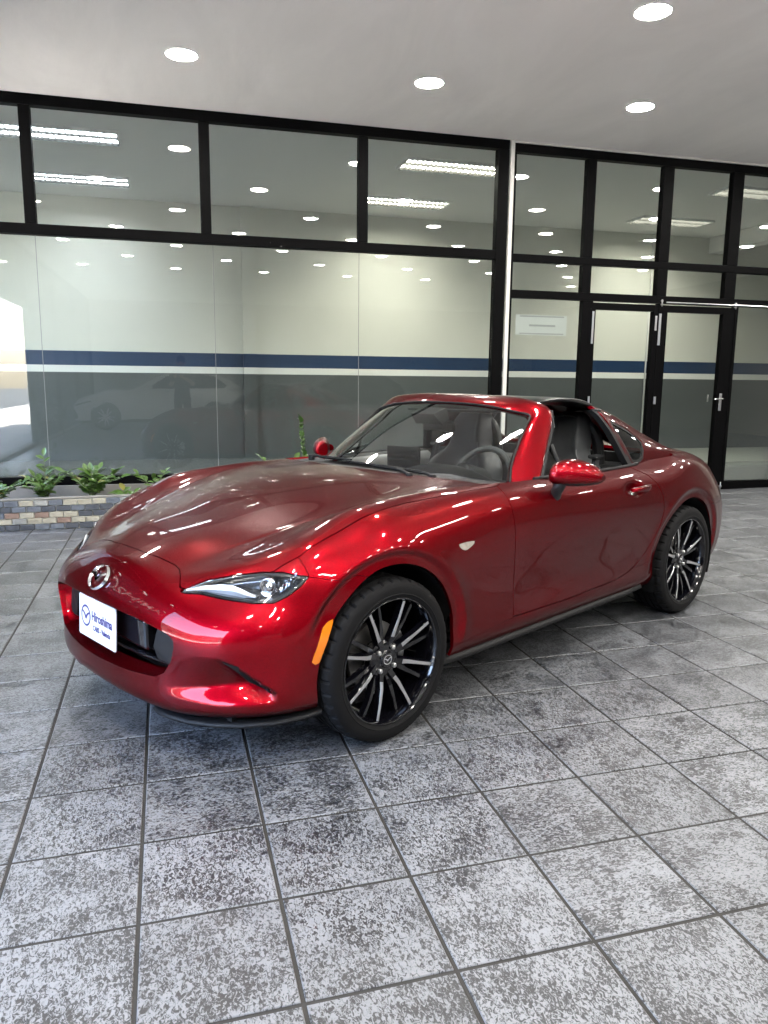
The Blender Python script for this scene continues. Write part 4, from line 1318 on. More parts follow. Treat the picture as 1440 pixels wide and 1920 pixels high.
# inside mirror and camera pod on the glass
mb = MB()
V = [(-1.030, -.09, 1.145), (-1.030, .07, 1.145), (-1.085, .085, 1.090), (-1.085, -.105, 1.090), (-1.12, -.10, 1.175), (-1.12, .08, 1.175), (-1.135, .085, 1.115), (-1.135, -.105, 1.115)]
mb.add(V, [(0, 1, 2, 3), (4, 5, 6, 7), (0, 1, 5, 4), (1, 2, 6, 5), (2, 3, 7, 6), (3, 0, 4, 7)]); mb.build('camera_pod', M['leather2'], CAR)
mb = MB(); mb.box(-1.165, -1.135, -.11, .11, 1.050, 1.110, .012); mb.build('inside_mirror', M['black_gloss'], CAR)
for s in (1, -1):
    mb = MB(); mb.box(-1.30, -1.21, .12 * s - .17, .12 * s + .17, 1.150, 1.162, .004); o = mb.build('sun_visor', M['leather2'], CAR)

# pale film left on the passenger door panel
T, F = loft([[(x, -.697, .866), (x, -.664, .845), (x, -.655, .80), (x, -.656, .735)] for x in (-1.05, -1.2, -1.4, -1.6, -1.80)])
obj('door_film', T, F, M['film'], CAR, True)

# ------------------------------------------------------------------ the building: its own frame, a hair out of level with the forecourt floor
BM = Matrix.Translation((2.5, 5.324, .036)) @ Matrix.Rotation(-.010, 4, 'Z') @ Matrix.Rotation(.011, 4, 'Y')
def bplace(o, u=0, v=0, z=0):
    o.matrix_world = BM @ Matrix.Translation((u, v, z))
    return o
def bempty(name, u=0, v=0, z=0):
    return bplace(empty(name), u, v, z)
def boxpart(name, parent, mat, x0, x1, y0, y1, z0, z1, bev=0.0):
    mb = MB(); mb.box(x0, x1, y0, y1, z0, z1, bev)
    return mb.build(name, mat, parent)
CH = 3.682      # ceiling height

# ------------------------------------------------------------------ floor of square tiles
S = .3525
flo = MB(); flo.box(-3.25, 13, -14, 5.45, -.12, -.0034)
FLOOR = flo.build('floor', M['grout']); tag(FLOOR, kind='structure')
def cam_px(P):
    Rm = cam.matrix_basis.to_3x3() if False else cam.rotation_euler.to_matrix()
    d = Rm.transposed() @ (Vector(P) - Vector(cam.location))
    if d.z > -.05: return None
    return (720 + 1452.4 * d.x / -d.z, 960 - 1452.4 * d.y / -d.z)
cand = []
for i in range(-10, 36):
    for j in range(-40, 16):
        x, y = (i + .5) * S, (j + .5) * S
        if y + S / 2 > 5.40 or x - S / 2 < -3.26: continue
        pp = [cam_px((x + a * S / 2, y + b * S / 2, 0)) for a, b in ((-1, -1), (1, -1), (1, 1), (-1, 1))]
        area = 0
        if all(pp):
            if max(q[0] for q in pp) > 0 and min(q[0] for q in pp) < 1440 and max(q[1] for q in pp) > 0 and min(q[1] for q in pp) < 1920:
                area = abs(sum(pp[k][0] * pp[(k + 1) % 4][1] - pp[(k + 1) % 4][0] * pp[k][1] for k in range(4))) / 2
        cand.append((area, x, y))
cand.sort(reverse=True)
tb = MB(); h = (S - .0108) / 2; bv = .0022
tb.add([(sx * (h - k), sy * (h - k), z) for k, z in ((0, -.0115), (0, -.0022), (bv, 0)) for sx, sy in ((-1, -1), (1, -1), (1, 1), (-1, 1))],
       [(8, 9, 10, 11)] + [(r * 4 + k, r * 4 + (k + 1) % 4, r * 4 + 4 + (k + 1) % 4, r * 4 + 4 + k) for r in range(2) for k in range(4)])
t0 = tb.build('floor_tile', M['tile'], FLOOR, fix=False)
tile_me = t0.data
rt = random.Random(3)
far = MB()
for k, (area, x, y) in enumerate(cand):
    q = rt.randrange(4) * math.pi / 2
    dz = rt.uniform(-.0007, .0002); tx, ty = rt.uniform(-.0016, .0016), rt.uniform(-.0016, .0016)
    if k < 300 and area > 60:
        o = t0 if k == 0 else link(bpy.data.objects.new('floor_tile', tile_me), FLOOR)
        o.location = (x, y, dz); o.rotation_euler = (tx, ty, q)
    else:
        far.add([(x + v.co.x, y + v.co.y, v.co.z + dz + tx * v.co.y - ty * v.co.x) for v in tile_me.vertices], [tuple(pl.vertices) for pl in tile_me.polygons])
fo = far.build('floor_tiles_beyond', M['tile'], FLOOR, fix=False); tag(fo, kind='stuff')

# ------------------------------------------------------------------ ceiling and its lamps
mb = MB(); mb.box(-7.3, 10.9, -19.6, 0.02, CH, CH + .5)
o = mb.build('ceiling', M['ceiling']); bplace(o); tag(o, kind='structure')
def make_lamp(u, v):
    e = empty('ceiling_lamp')
    m_ = MB(); m_.lathe([(.112, .0), (.112, -.004), (.122, -.007), (.127, -.004), (.128, .002)], 40); m_.build('trim', M['lamp_trim'], e)
    m_ = MB(); m_.lathe([(0, -.012), (.06, -.0115), (.095, -.009), (.1125, -.003)], 40); m_.build('diffuser', M['lamp_glow'], e)
    return e
lamp0 = make_lamp(0, 0)
first = True
seen = {(0, 0): 'round lit ceiling lamp nearest the left edge of the picture', (0, 1): 'round lit ceiling lamp above the middle of the glass front', (0, 2): 'round lit ceiling lamp in front of the glass doors', (1, 2): 'largest round lit ceiling lamp, at the top right of the picture'}
for r in range(7):
    v = -1.275 - 1.62 * r
    for c in range(-2, 6):
        u = -2.87 + 1.985 * c + (-.96 if r % 2 else 0)
        if u < -5.3 or u > 8.2: continue
        e = lamp0 if first else copy_tree(lamp0)
        first = False
        bplace(e, u, v, CH)
        tag(e, seen.get((r, c), 'round lit ceiling lamp of the forecourt, outside the picture'), 'ceiling lamp', 'round lamps set in the forecourt ceiling')

# ------------------------------------------------------------------ glazed front, left part
def bar(name, parent, x0, x1, z0, z1, d=.045, mat=None, y=0.0):
    return boxpart(name, parent, mat or M['frame'], x0, x1, y - d, y + d, z0, z1, .004)
SF = bempty('glass_front'); tag(SF, 'wide shop window in black steel frame behind the red car', 'shop window')
UL = -6.0
bar('top_beam', SF, UL, .392, 3.590, CH - .002, .050)
bar('transom', SF, UL, .272, 2.506, 2.598, .048)
ups = [(-4.245, -4.150), (-2.712, -2.616), (-1.192, -1.096)]
for a, b in ups: bar('mullion', SF, a, b, 2.599, 3.589, .043)
bar('mullion', SF, UL, UL + .09, 2.599, 3.589, .043)
bar('corner_post', SF, .273, .392, -.03, 3.589, .050)
bar('bottom_rail', SF, UL, .272, .235, .318, .048)
xs = [UL + .09] + [q for ab in ups for q in ab] + [.273]
for k in range(4): boxpart('upper_pane', SF, M['pane'], xs[2 * k] - .005, xs[2 * k + 1] + .005, -.004, .004, 2.59, 3.595)
seams = [UL, -4.172, -2.606, -1.176, .273]
for k in range(4): boxpart('lower_pane', SF, M['pane'], seams[k] + (.003 if k else 0), seams[k + 1] - (.003 if k < 3 else 0), -.005, .005, .312, 2.512)
for k in (1, 2, 3): boxpart('glass_joint', SF, M['silicone'], seams[k] - .0019, seams[k] + .0019, -.0045, .0045, .32, 2.505)
boxpart('kerb', SF, M['concrete'], UL, .272, -.09, .06, -.16, .234)

# white cover strip between the two parts
WSN = bempty('cover_strip'); tag(WSN, 'narrow upright white metal strip beside the black corner post', 'trim strip')
boxpart('strip', WSN, M['white_strip'], .404, .446, -.058, -.030, -.03, CH - .022, .003)
boxpart('strip_return', WSN, M['white_strip'], .404, 6.0, -.058, -.030, CH - .0215, CH - .003, .003)

# ------------------------------------------------------------------ glazed front, part with the doors
DF = bempty('door_front'); tag(DF, 'black steel grid of windows around the glass doors', 'shop window')
UR = 6.4
bar('top_beam', DF, .447, UR, 3.575, CH - .0225, .045)
bar('rail', DF, .447, UR, 2.498, 2.574, .043)
bar('rail', DF, .447, UR, 2.126, 2.208, .043)
posts = [(.447, .478), (1.293, 1.400), (2.218, 2.346), (3.105, 3.247), (4.02, 4.14), (4.95, 5.07), (6.30, UR)]
for a, b in posts:
    bar('post', DF, a, b, 2.5745, 3.5745, .041); bar('post', DF, a, b, 2.2085, 2.4975, .041)
bar('post', DF, .447, .478, -.03, 2.1255, .041)
bar('post', DF, 1.316, 1.442, -.03, 2.1255, .041)
bar('post', DF, 2.262, 2.284, -.05, 2.1255, .038)
bar('post', DF, 3.272, 3.312, -.06, 2.1255, .041)
bar('post', DF, 5.0, 5.08, -.09, 2.1255, .041)
bar('bottom_rail', DF, .479, 1.315, -.02, .09, .038)
bar('bottom_rail', DF, 3.313, 4.999, -.07, .098, .038)
for k in range(6):
    a, b = posts[k][1] - .004, posts[k + 1][0] + .004
    boxpart('upper_pane', DF, M['pane'], a, b, -.004, .004, 2.57, 3.58)
    boxpart('middle_pane', DF, M['pane'], a, b, -.004, .004, 2.205, 2.50)
boxpart('fixed_pane', DF, M['pane'], .474, 1.32, -.004, .004, .085, 2.13)
boxpart('fixed_pane', DF, M['pane'], 3.308, 5.004, -.004, .004, .09, 2.13)
boxpart('fixed_pane', DF, M['pane'], 5.076, 6.31, -.004, .004, .0, 2.13)
mb = MB(); mb.tube([(2.35, -.052, 2.139), (3.2, -.052, 2.137), (6.2, -.052, 2.132)], .008, 8); mb.build('runner_rod', M['steel'], DF)
for u in (2.292, 3.262):
    mb = MB(); mb.tube([(u, -.052, 2.095), (u, -.052, 2.17)], .007, 8); mb.box(u - .013, u + .013, -.056, -.0435, 2.108, 2.122); mb.box(u - .013, u + .013, -.056, -.0435, 2.148, 2.16); mb.build('bolt', M['steel'], DF)
def leaf_door(label, x0, x1, g0, g1, handle):
    d = bempty('glass_door', x0, 0, 0); tag(d, label, 'door')
    w_ = x1 - x0; a, b = g0 - x0, g1 - x0
    def bx(n, p0, p1, z0, z1, dd=.034): return boxpart(n, d, M['frame'], p0, p1, -dd, dd, z0, z1, .003)
    bx('stile', 0, a, -.03, 2.110); bx('stile', b, w_, -.03, 2.110)
    bx('door_rail', a + .0004, b - .0004, 2.036, 2.110, .032); bx('door_rail', a + .0004, b - .0004, -.03, .118, .032)
    boxpart('door_pane', d, M['pane'], a - .004, b + .004, -.004, .004, .112, 2.040)
    for z0, z1 in ((1.670, 2.015), (1.010, 1.095), (.18, .27)):
        m_ = MB(); m_.tube([(-.0, -.046, z0), (0, -.046, z1)], .0075, 10)
        for q in np.linspace(z0, z1, 5)[1:-1]: m_.lathe([(.0082, -.002), (.0082, .002)], 10, 'z', (0, -.046, q))
        m_.box(-.012, .020, -.040, -.0345, z0, z1); m_.build('hinge', M['steel'], d)
    if handle:
        hx = 3.166 - x0
        m_ = MB(); m_.box(hx - .017, hx + .017, -.045, -.0345, .935, 1.135, .005); pl = m_.build('handle', M['steel'], d)
        m_ = MB(); m_.tube([(hx, -.044, 1.075), (hx, -.085, 1.075), (hx - .015, -.095, 1.075), (hx - .125, -.095, 1.073)], .009, 10); m_.build('lever', M['chrome'], pl)
        m_ = MB(); m_.tube([(hx - .105, .05, 1.035), (hx - .105, .05, 1.12)], .009, 8); m_.build('inner_plate', M['steel'], pl)
        m_ = MB(); m_.tube([(w_ - .01, -.045, -.02), (w_ - .01, -.045, .09)], .006, 8); m_.box(w_ - .03, w_ + .008, -.05, -.0345, .03, .05); m_.build('floor_bolt', M['steel'], d)
    else:
        m_ = MB(); m_.box(w_ - .035, w_ - .010, -.042, -.0345, 1.83, 1.99, .003); m_.build('edge_bolt', M['steel'], d)
    return d
leaf_door('glass door leaf in black frame left of the door with the lever handle', 1.4425, 2.2615, 1.482, 2.205, False)
leaf_door('glass door leaf in black frame with a steel lever handle', 2.2845, 3.2715, 2.385, 3.118, True)
nt = bempty('notice', 0, 0, 0); tag(nt, 'pale frosted notice stuck on the glass left of the doors', 'notice')
boxpart('sheet', nt, M['paper'], .553, 1.157, .0045, .0065, 1.745, 1.958)
for (a, b, c, d) in ((.60, 1.12, 1.936, 1.950), (.60, 1.12, 1.756, 1.768), (.71, 1.02, 1.838, 1.858)): boxpart('faded_band', nt, M['paper_print'], a, b, .003 - .0006, .0044, c, d)

# ------------------------------------------------------------------ showroom behind the glass
M['added_daylight_glass'] = glass_mat('added_daylight_glass', (.62, .64, .64), 1.5, 1.0)
o = MB(); o.box(-9, 9.5, .03, 4.6, -.25, .055); o = o.build('showroom_floor', M['in_floor']); bplace(o); tag(o, kind='structure')
o = MB(); o.box(2.0, 9.5, 1.85, 4.02, .055, .105); o = o.build('showroom_step', M['in_step']); bplace(o); tag(o, kind='structure')
o = MB(); o.box(-9, 9.5, .051, 4.6, CH, CH + .3); o = o.build('showroom_ceiling', M['in_ceiling']); bplace(o); tag(o, kind='structure')
IW = bempty('showroom_wall', 0, 4.02, 0); tag(IW, 'cream showroom wall with blue band above dark grey', 'wall')
def slab(name, z0, z1, mat): return boxpart(name, IW, mat, -9, 9.5, 0, .15, z0, z1)
slab('cream_field', 1.6062, CH, M['wall_cream']); slab('blue_band', 1.4072, 1.606, M['wall_blue']); slab('white_band', 1.311, 1.407, M['wall_white']); slab('grey_dado', .0, 1.3108, M['wall_grey'])
for nme, z0, z1, mt in (('cream_field', 1.6062, CH, 'wall_cream'), ('blue_band', 1.4072, 1.606, 'wall_blue'), ('white_band', 1.311, 1.407, 'wall_white'), ('grey_dado', 0, 1.3108, 'wall_grey')):
    boxpart('pilaster_' + nme, IW, M[mt], -2.0, -1.795, -.06, -.0005, z0, z1)
o = MB(); o.box(-9.1, -9.0, .05, 4.6, -.2, CH); o = o.build('showroom_end_wall', M['wall_cream']); bplace(o); tag(o, kind='structure')
o = MB(); o.box(-9.1, -6.005, -.005, .005, -.2, CH); o = o.build('added_daylight_glass', M['added_daylight_glass']); bplace(o); tag(o, kind='structure')  # unseen glass added to let daylight onto the left of the showroom wall
o = MB(); o.box(6.405, 10.45, -.05, .05, -.35, CH); o = o.build('front_wall', M['wall_cream']); bplace(o); tag(o, kind='structure')
o = MB(); o.box(9.5, 9.6, .05, 4.6, -.2, CH); o = o.build('showroom_end_wall', M['wall_cream']); bplace(o); tag(o, kind='structure')
cb = bempty('wall_conduit', 4.80, 4.0, 0); tag(cb, 'thin white pipe running down the showroom wall behind the doors', 'pipe')
mb = MB(); mb.tube([(0, 0, .3), (0, 0, CH)], .014, 8); mb.build('pipe', M['wall_white'], cb)
bb = bempty('ceiling_beam', 6.0, 2.0, CH); tag(bb, 'cream beam under the showroom ceiling above the right door', 'beam')
boxpart('beam', bb, M['wall_white'], -.12, .12, -1.9, 2.0, -.26, -.002)
def troffer(u, v, glow, label):
    t = bempty('strip_light', u, v, CH); tag(t, label, 'ceiling light', 'long louvred lights in the showroom ceiling')
    L, W_ = .61, .235
    m_ = MB()
    m_.box(-L, L, -W_, -W_ + .02, -.034, -.001); m_.box(-L, L, W_ - .02, W_, -.034, -.001); m_.box(-L, -L + .02, -W_ + .02, W_ - .02, -.034, -.001); m_.box(L - .02, L, -W_ + .02, W_ - .02, -.034, -.001)
    m_.build('frame', M['lamp_trim'], t)
    m_ = MB(); m_.box(-L + .02, L - .02, -W_ + .02, W_ - .02, -.004, -.0015); m_.build('glow_panel', glow, t)
    m_ = MB()
    for y in (-W_ + .022, -.008, W_ - .03): m_.prism([(y - .004, -.005), (y + .012, -.005), (y + .005, -.033), (y + .003, -.033)], -L + .022, L - .022, 'yz')
    n = 19
    for k in range(n + 1):
        x = -L + .024 + (2 * L - .048) * k / n
        m_.prism([(x - .006, -.005), (x + .006, -.005), (x + .0015, -.032), (x - .0015, -.032)], -W_ + .024, W_ - .024, 'xz')
    m_.build('louvre', M['louvre'], t)
for u, nm, gl in ((-4.07, 'left', 'tube_dim'), (.17, 'middle', 'tube_glow'), (4.38, 'right', 'tube_glow')):
    troffer(u, 1.06, M[gl], 'long louvred ceiling light near the glass, %s of three' % nm)
    troffer(u, 2.96, M[gl], 'long louvred ceiling light near the cream wall, %s of three' % nm)
sd = bempty('smoke_detector', -4.0, .22, CH); tag(sd, 'small round smoke detector under the ceiling just inside the glass', 'detector')
mb = MB(); mb.lathe([(.055, 0), (.052, -.02), (.03, -.034), (0, -.036)], 20); mb.build('case', M['white_strip'], sd)

# ------------------------------------------------------------------ brick planter along the glass
PL = empty('planter', (.5, 4.742, 0), R(-.3)); tag(PL, 'low planter faced with small multi-coloured bricks under the window', 'planter')
X0, X1 = -3.2, 2.2
boxpart('core', PL, M['mortar'], X0, X1, .012, .065, 0, .268)
boxpart('coping', PL, M['concrete'], X0, X1, -.004, .070, .2682, .280, .003)
boxpart('soil', PL, M['soil'], X0, X1, .066, .505, .0, .215)
rb = random.Random(11)
bmesh_cache = []
for k in range(6):
    b_ = MB(); L_ = .1135; bm = bmesh.new(); bmesh.ops.create_cube(bm, size=1)
    for v in bm.verts: v.co = (v.co.x * L_, v.co.y * .022, v.co.z * .0465)
    bmesh.ops.subdivide_edges(bm, edges=[e for e in bm.edges if abs(e.verts[0].co.x - e.verts[1].co.x) > .05], cuts=2)
    bmesh.ops.bevel(bm, geom=[e for e in bm.edges if len(e.link_faces) == 2 and e.calc_face_angle(0) > 1], offset=.004, segments=1, affect='EDGES')
    for v in bm.verts: v.co += Vector((rb.uniform(-.0016, .0016), rb.uniform(-.003, .003), rb.uniform(-.0016, .0016)))
    b_.bm(bm); bm.free()
    o = b_.build('brick', BRICK[0]); me = o.data; bpy.data.objects.remove(o, do_unlink=True); bmesh_cache.append(me)
mats_row = {0: (1, 1, 0, 1, 0), 1: (3, 2, 4, 2, 0, 3), 2: (2, 3, 0, 2, 1, 3), 3: (0, 0, 1, 2, 0, 1), 4: (0, 2, 4, 0, 0, 2)}
for r in range(5):
    x = X0 + (.06 if r % 2 else 0) + .06
    while x < X1 - .05:
        me = rb.choice(bmesh_cache)
        o = bpy.data.objects.new('brick', me); link(o, PL)
        o.location = (x, .002 + rb.uniform(-.002, .002), .0285 + r * .0525)
        o.rotation_euler = (0, rb.uniform(-.012, .012), rb.uniform(-.01, .01) + rb.choice((0, math.pi)))
        o.material_slots[0].link = 'OBJECT'; o.material_slots[0].material = BRICK[rb.choice(mats_row[r])]
        x += .1205

# plants with arching stems and paired glossy leaves
def leaf_mesh(L_=.075, W_=.034, curl=.25):
    V = []; F = []
    prof = [(0, .06), (.15, .55), (.4, 1.0), (.65, .92), (.85, .55), (1, .04)]
    for t_, w_ in prof:
        x = t_ * L_; z = -curl * L_ * t_ * t_
        for s in (-1, -.5, 0, .5, 1): V.append((x, s * w_ * W_ / 2, z + abs(s) * w_ * W_ * .16))
    F = [(i * 5 + k, (i + 1) * 5 + k, (i + 1) * 5 + k + 1, i * 5 + k + 1) for i in range(5) for k in range(4)]
    return make_mesh('leaf', V, F, True)
LEAVES = [leaf_mesh(.088, .050, .2), leaf_mesh(.074, .046, .35), leaf_mesh(.098, .052, .1)]
for me in LEAVES: me.materials.append(M['leaf'])
rp = random.Random(5)
def plant(label, X, Y, z0, stems, group='leafy plants in the brick planter'):
    """stems: list of (azimuth deg, lean, length, leaf count)"""
    p = empty('leafy_plant', (X, Y, z0)); tag(p, label, 'plant', group)
    for az, lean, L_, nl in stems:
        a = R(az); P = []
        for k in range(9):
            t_ = k / 8
            r_ = lean * L_ * t_ ** 1.6; z = L_ * (t_ - .28 * lean * t_ * t_)
            P.append(Vector((r_ * math.cos(a), r_ * math.sin(a), z)))
        m_ = MB(); m_.tube(P, [.0075 - .005 * k / 8 for k in range(9)], 6); m_.build('stem', M['bark'], p)
        for k in range(nl):
            t_ = .30 + .70 * k / max(1, nl - 1)
            f_ = t_ * 8; i = min(7, int(f_)); pos = P[i].lerp(P[i + 1], f_ - i)
            tan = (P[min(8, i + 1)] - P[i]).normalized()
            sd_ = Vector((-math.sin(a), math.cos(a), 0)) * (1 if k % 2 else -1)
            d = (sd_ * rp.uniform(.7, 1.0) + tan * rp.uniform(.25, .8) + Vector((rp.uniform(-.3, .3), rp.uniform(-.3, .3), rp.uniform(-.15, .35))))
            if k == nl - 1: d = tan + Vector((rp.uniform(-.2, .2), 0, .1))
            d.normalize()
            o = bpy.data.objects.new('leaf', rp.choice(LEAVES)); link(o, p)
            up = Vector((rp.uniform(-.3, .3), rp.uniform(-.5, .1), 1)).normalized()
            yv = up.cross(d).normalized(); zv = d.cross(yv)
            mt = Matrix((d, yv, zv)).transposed().to_4x4()
            mt.translation = pos
            o.matrix_local = mt @ Matrix.Scale(rp.uniform(.75, 1.15), 4)
            if rp.random() < .06:
                o.material_slots[0].link = 'OBJECT'; o.material_slots[0].material = M['leaf_dry']
    return p
plant('leafy plant at the left edge of the picture, bent sideways over the bricks', -2.05, 4.98, .20, [(200, .7, .26, 13), (10, .8, .24, 13), (280, .6, .20, 11), (120, .4, .24, 11), (330, .7, .24, 11)])
plant('leafy plant with one upright sprig in the brick planter', -1.66, 4.98, .20, [(95, .10, .44, 11), (180, .55, .28, 15), (330, .5, .28, 15), (20, .6, .32, 15), (260, .6, .24, 14), (225, .8, .22, 12), (75, .4, .30, 14), (140, .5, .27, 14)])
plant('bushy leafy plant with broad leaves beside the upright sprig', -1.27, 4.98, .20, [(160, .75, .34, 17), (60, .4, .32, 17), (10, .7, .32, 17), (300, .6, .26, 15), (120, .3, .30, 15), (230, .6, .26, 13), (345, .9, .30, 15), (90, .2, .30, 14)])
plant('small leafy plant half hidden behind the car bonnet', -.72, 5.02, .20, [(150, .6, .27, 9), (40, .5, .28, 9), (270, .4, .22, 7)])
plant('pale seedling growing in front of the bottom rail', -.98, 4.86, .20, [(100, .6, .12, 6), (20, .8, .10, 6), (180, .8, .10, 6)])
plant('leafy sprig showing just above the car bonnet', .50, 5.02, .20, [(175, .5, .40, 10), (30, .4, .36, 9), (160, .9, .34, 9)])
plant('tall upright leafy stalk rising beside the far car mirror', .72, 5.02, .20, [(178, .06, .74, 26), (20, .35, .30, 8)])


# ------------------------------------------------------------------ cars parked behind the photographer, seen in the glass
M['car_white'] = plain('white_car_paint', (.70, .71, .72), .3, coat=.8)
M['car_dark'] = plain('dark_car_paint', (.012, .016, .016), .25, coat=.8)
M['car_glass_dark'] = plain('dark_car_window', (.010, .012, .013), .06, coat=.4)
def simple_wheel(parent, loc, flip):
    wh = empty('wheel', loc, math.pi if flip else 0, parent)
    m_ = MB(); m_.lathe([(.235, .09), (.25, .105), (.29, .10), (.318, .085), (.325, .0), (.318, -.085), (.25, -.10)], 48, 'y'); m_.build('tyre', M['rubber'], wh)
    m_ = MB(); m_.lathe([(.236, .092), (.232, .097), (.225, .085), (.215, .03), (.0, .02)], 40, 'y'); m_.build('rim', M['wheel_black'], wh)
    m_ = MB()
    for k in range(10):
        a = 2 * math.pi * (k + (.25 if k % 2 else 0)) / 10
        ca, sa = math.cos(a), math.sin(a); V = []
        for r, y, w_ in ((.03, .075, .018), (.22, .088, .012)):
            V += [(r * ca - q * sa, y + dy, r * sa + q * ca) for q, dy in ((w_, 0), (-w_, 0), (-w_, -.02), (w_, -.02))]
        m_.add(V, [(0, 1, 5, 4), (1, 2, 6, 5), (2, 3, 7, 6), (3, 0, 4, 7), (0, 1, 2, 3), (4, 5, 6, 7)])
    m_.lathe([(0, .082), (.035, .080), (.04, .06)], 20, 'y'); m_.build('spokes', M['machined'], wh)
def parked_sedan(loc, rz, paint, label):
    c = empty('parked_car', loc, rz); tag(c, label, 'car', 'cars parked behind the photographer')
    T, F = body_cage(); T = np.array(T)
    T[:, 0] = np.where(T[:, 0] < 0, T[:, 0] * 1.17, T[:, 0] * 1.12); T[:, 1] *= 1.04; T[:, 2] = T[:, 2] * 1.10 + .02
    T, F = mirror_mesh(T, F)
    V, Q = cc_surface(T, F, 3, 6); N = vnormals(V, Q)
    if (N[:, 2] * (V[:, 2] > .9)).sum() < 0: Q = Q[:, ::-1]; N = -N
    m_ = (V, N, tris(Q))
    ax = -2.31 * 1.17
    m_ = clip(m_, lambda v: np.minimum(np.hypot(v[:, 0], v[:, 2] - .335), np.hypot(v[:, 0] - ax, v[:, 2] - .335)) - .368)
    gr, m_ = split(m_, lambda v: np.where(v[:, 0] > .4, sd_poly(v[:, 1:3], [(-.62, .28), (.62, .28), (.66, .36), (.55, .52), (-.55, .52), (-.66, .36)]), -.5), 0)
    hl, m_ = split(m_, lambda v: np.where(v[:, 0] > .2, sd_poly(np.stack([np.abs(v[:, 1]), v[:, 2]], 1), [(.45, .60), (.60, .665), (.84, .735), (.83, .70), (.74, .645), (.60, .605)]), -.5), 0)
    shell('body', m_, paint, c, .02); shell('grille', gr, M['black_gloss'], c, 0); shell('headlight', hl, M['car_glass_dark'], c, 0)
    def sec(x, zb, wb, zr, wr): return [(x, wb, zb), (x, wb * .985, zb + (zr - zb) * .30), (x, wr + (wb - wr) * .45, zb + (zr - zb) * .66), (x, wr, zb + (zr - zb) * .93), (x, wr * .72, zr), (x, 0, zr + .012)]
    st = [(-.62, .98, .70, 1.000, .60), (-.95, .985, .76, 1.16, .62), (-1.35, .985, .79, 1.36, .60), (-1.75, .985, .80, 1.445, .575), (-2.20, .985, .80, 1.46, .575), (-2.65, .99, .79, 1.42, .57), (-3.05, 1.0, .76, 1.27, .57), (-3.40, 1.01, .70, 1.04, .58)]
    T = [p_ for q in st for p_ in sec(*q)]
    F = [(i * 6 + k, (i + 1) * 6 + k, (i + 1) * 6 + k + 1, i * 6 + k + 1) for i in range(len(st) - 1) for k in range(5)]
    T, F = mirror_mesh(T, F); V, Q = cc_surface(T, F, 3, 4); N = vnormals(V, Q)
    if (N[:, 2]).sum() < 0: Q = Q[:, ::-1]; N = -N
    g = (V, N, tris(Q))
    win = [(-1.02, 1.02), (-1.50, 1.33), (-1.75, 1.385), (-2.30, 1.395), (-2.70, 1.33), (-3.02, 1.10), (-2.95, 1.03)]
    sw_, g = split(g, lambda v: np.where(np.abs(v[:, 1]) > .45, sd_poly(v[:, [0, 2]], win), -.5), 0)
    ws_, g = split(g, lambda v: np.minimum(np.minimum(v[:, 0] + 1.50, .56 - np.abs(v[:, 1])), v[:, 2] - 1.02), 0)
    shell('roof', g, paint, c, .01); shell('side_windows', sw_, M['car_glass_dark'], c, 0); shell('windscreen', ws_, M['car_glass_dark'], c, 0)
    for s in (1, -1):
        m2 = MB(); m2.lathe([(0, .10), (.05, .085), (.075, .04), (.08, 0), (.075, -.04), (.05, -.085), (0, -.10)], 16, 'y'); o = m2.build('mirror', paint, c); o.location = (-1.08, .99 * s, 1.05); o.scale = (1.1, 1, .75)
        simple_wheel(c, (0, .78 * s, .325), s < 0); simple_wheel(c, (ax, .78 * s, .325), s < 0)
    m2 = MB(); m2.box(-3.4, .6, -.7, .7, .18, .5); m2.build('underbody', M['black_matt'], c)
    return c
parked_sedan((-2.30, -8.3, 0), math.pi, M['car_white'], 'white saloon car parked behind the photographer, reflected in the window')
parked_sedan((3.2, -12.4, 0), math.pi, M['car_dark'], 'dark car parked behind the white saloon, reflected in the window')

# ------------------------------------------------------------------ the photographer
def skin_body(name, joints, bones, root, levels=2):
    ks = list(joints); ix = {k: i for i, k in enumerate(ks)}
    me = bpy.data.meshes.new(name + '_cage'); me.from_pydata([joints[k][0] for k in ks], [(ix[a], ix[b]) for a, b in bones], [])
    o = bpy.data.objects.new(name + '_tmp', me); col.objects.link(o)
    o.modifiers.new('skin', 'SKIN'); sv = me.skin_vertices[0].data
    for k in ks:
        r = joints[k][1]; sv[ix[k]].radius = (r, r) if not isinstance(r, tuple) else r; sv[ix[k]].use_root = (k == root)
    sb = o.modifiers.new('sub', 'SUBSURF'); sb.levels = levels; sb.render_levels = levels
    dg = bpy.context.evaluated_depsgraph_get()
    out = bpy.data.meshes.new_from_object(o.evaluated_get(dg)); out.name = name
    bpy.data.objects.remove(o, do_unlink=True)
    return out
J = {'pelvis': ((0, 0, .94), (.155, .11)), 'waist': ((0, .005, 1.08), (.145, .105)), 'chest': ((0, .01, 1.28), (.165, .115)), 'collar': ((0, 0, 1.42), (.12, .09)), 'neck': ((0, .01, 1.485), .055), 'jaw': ((0, .035, 1.55), (.068, .078)), 'head': ((0, .03, 1.625), (.075, .092)), 'crown': ((0, .015, 1.69), (.055, .065))}
B_ = [('pelvis', 'waist'), ('waist', 'chest'), ('chest', 'collar'), ('collar', 'neck'), ('neck', 'jaw'), ('jaw', 'head'), ('head', 'crown')]
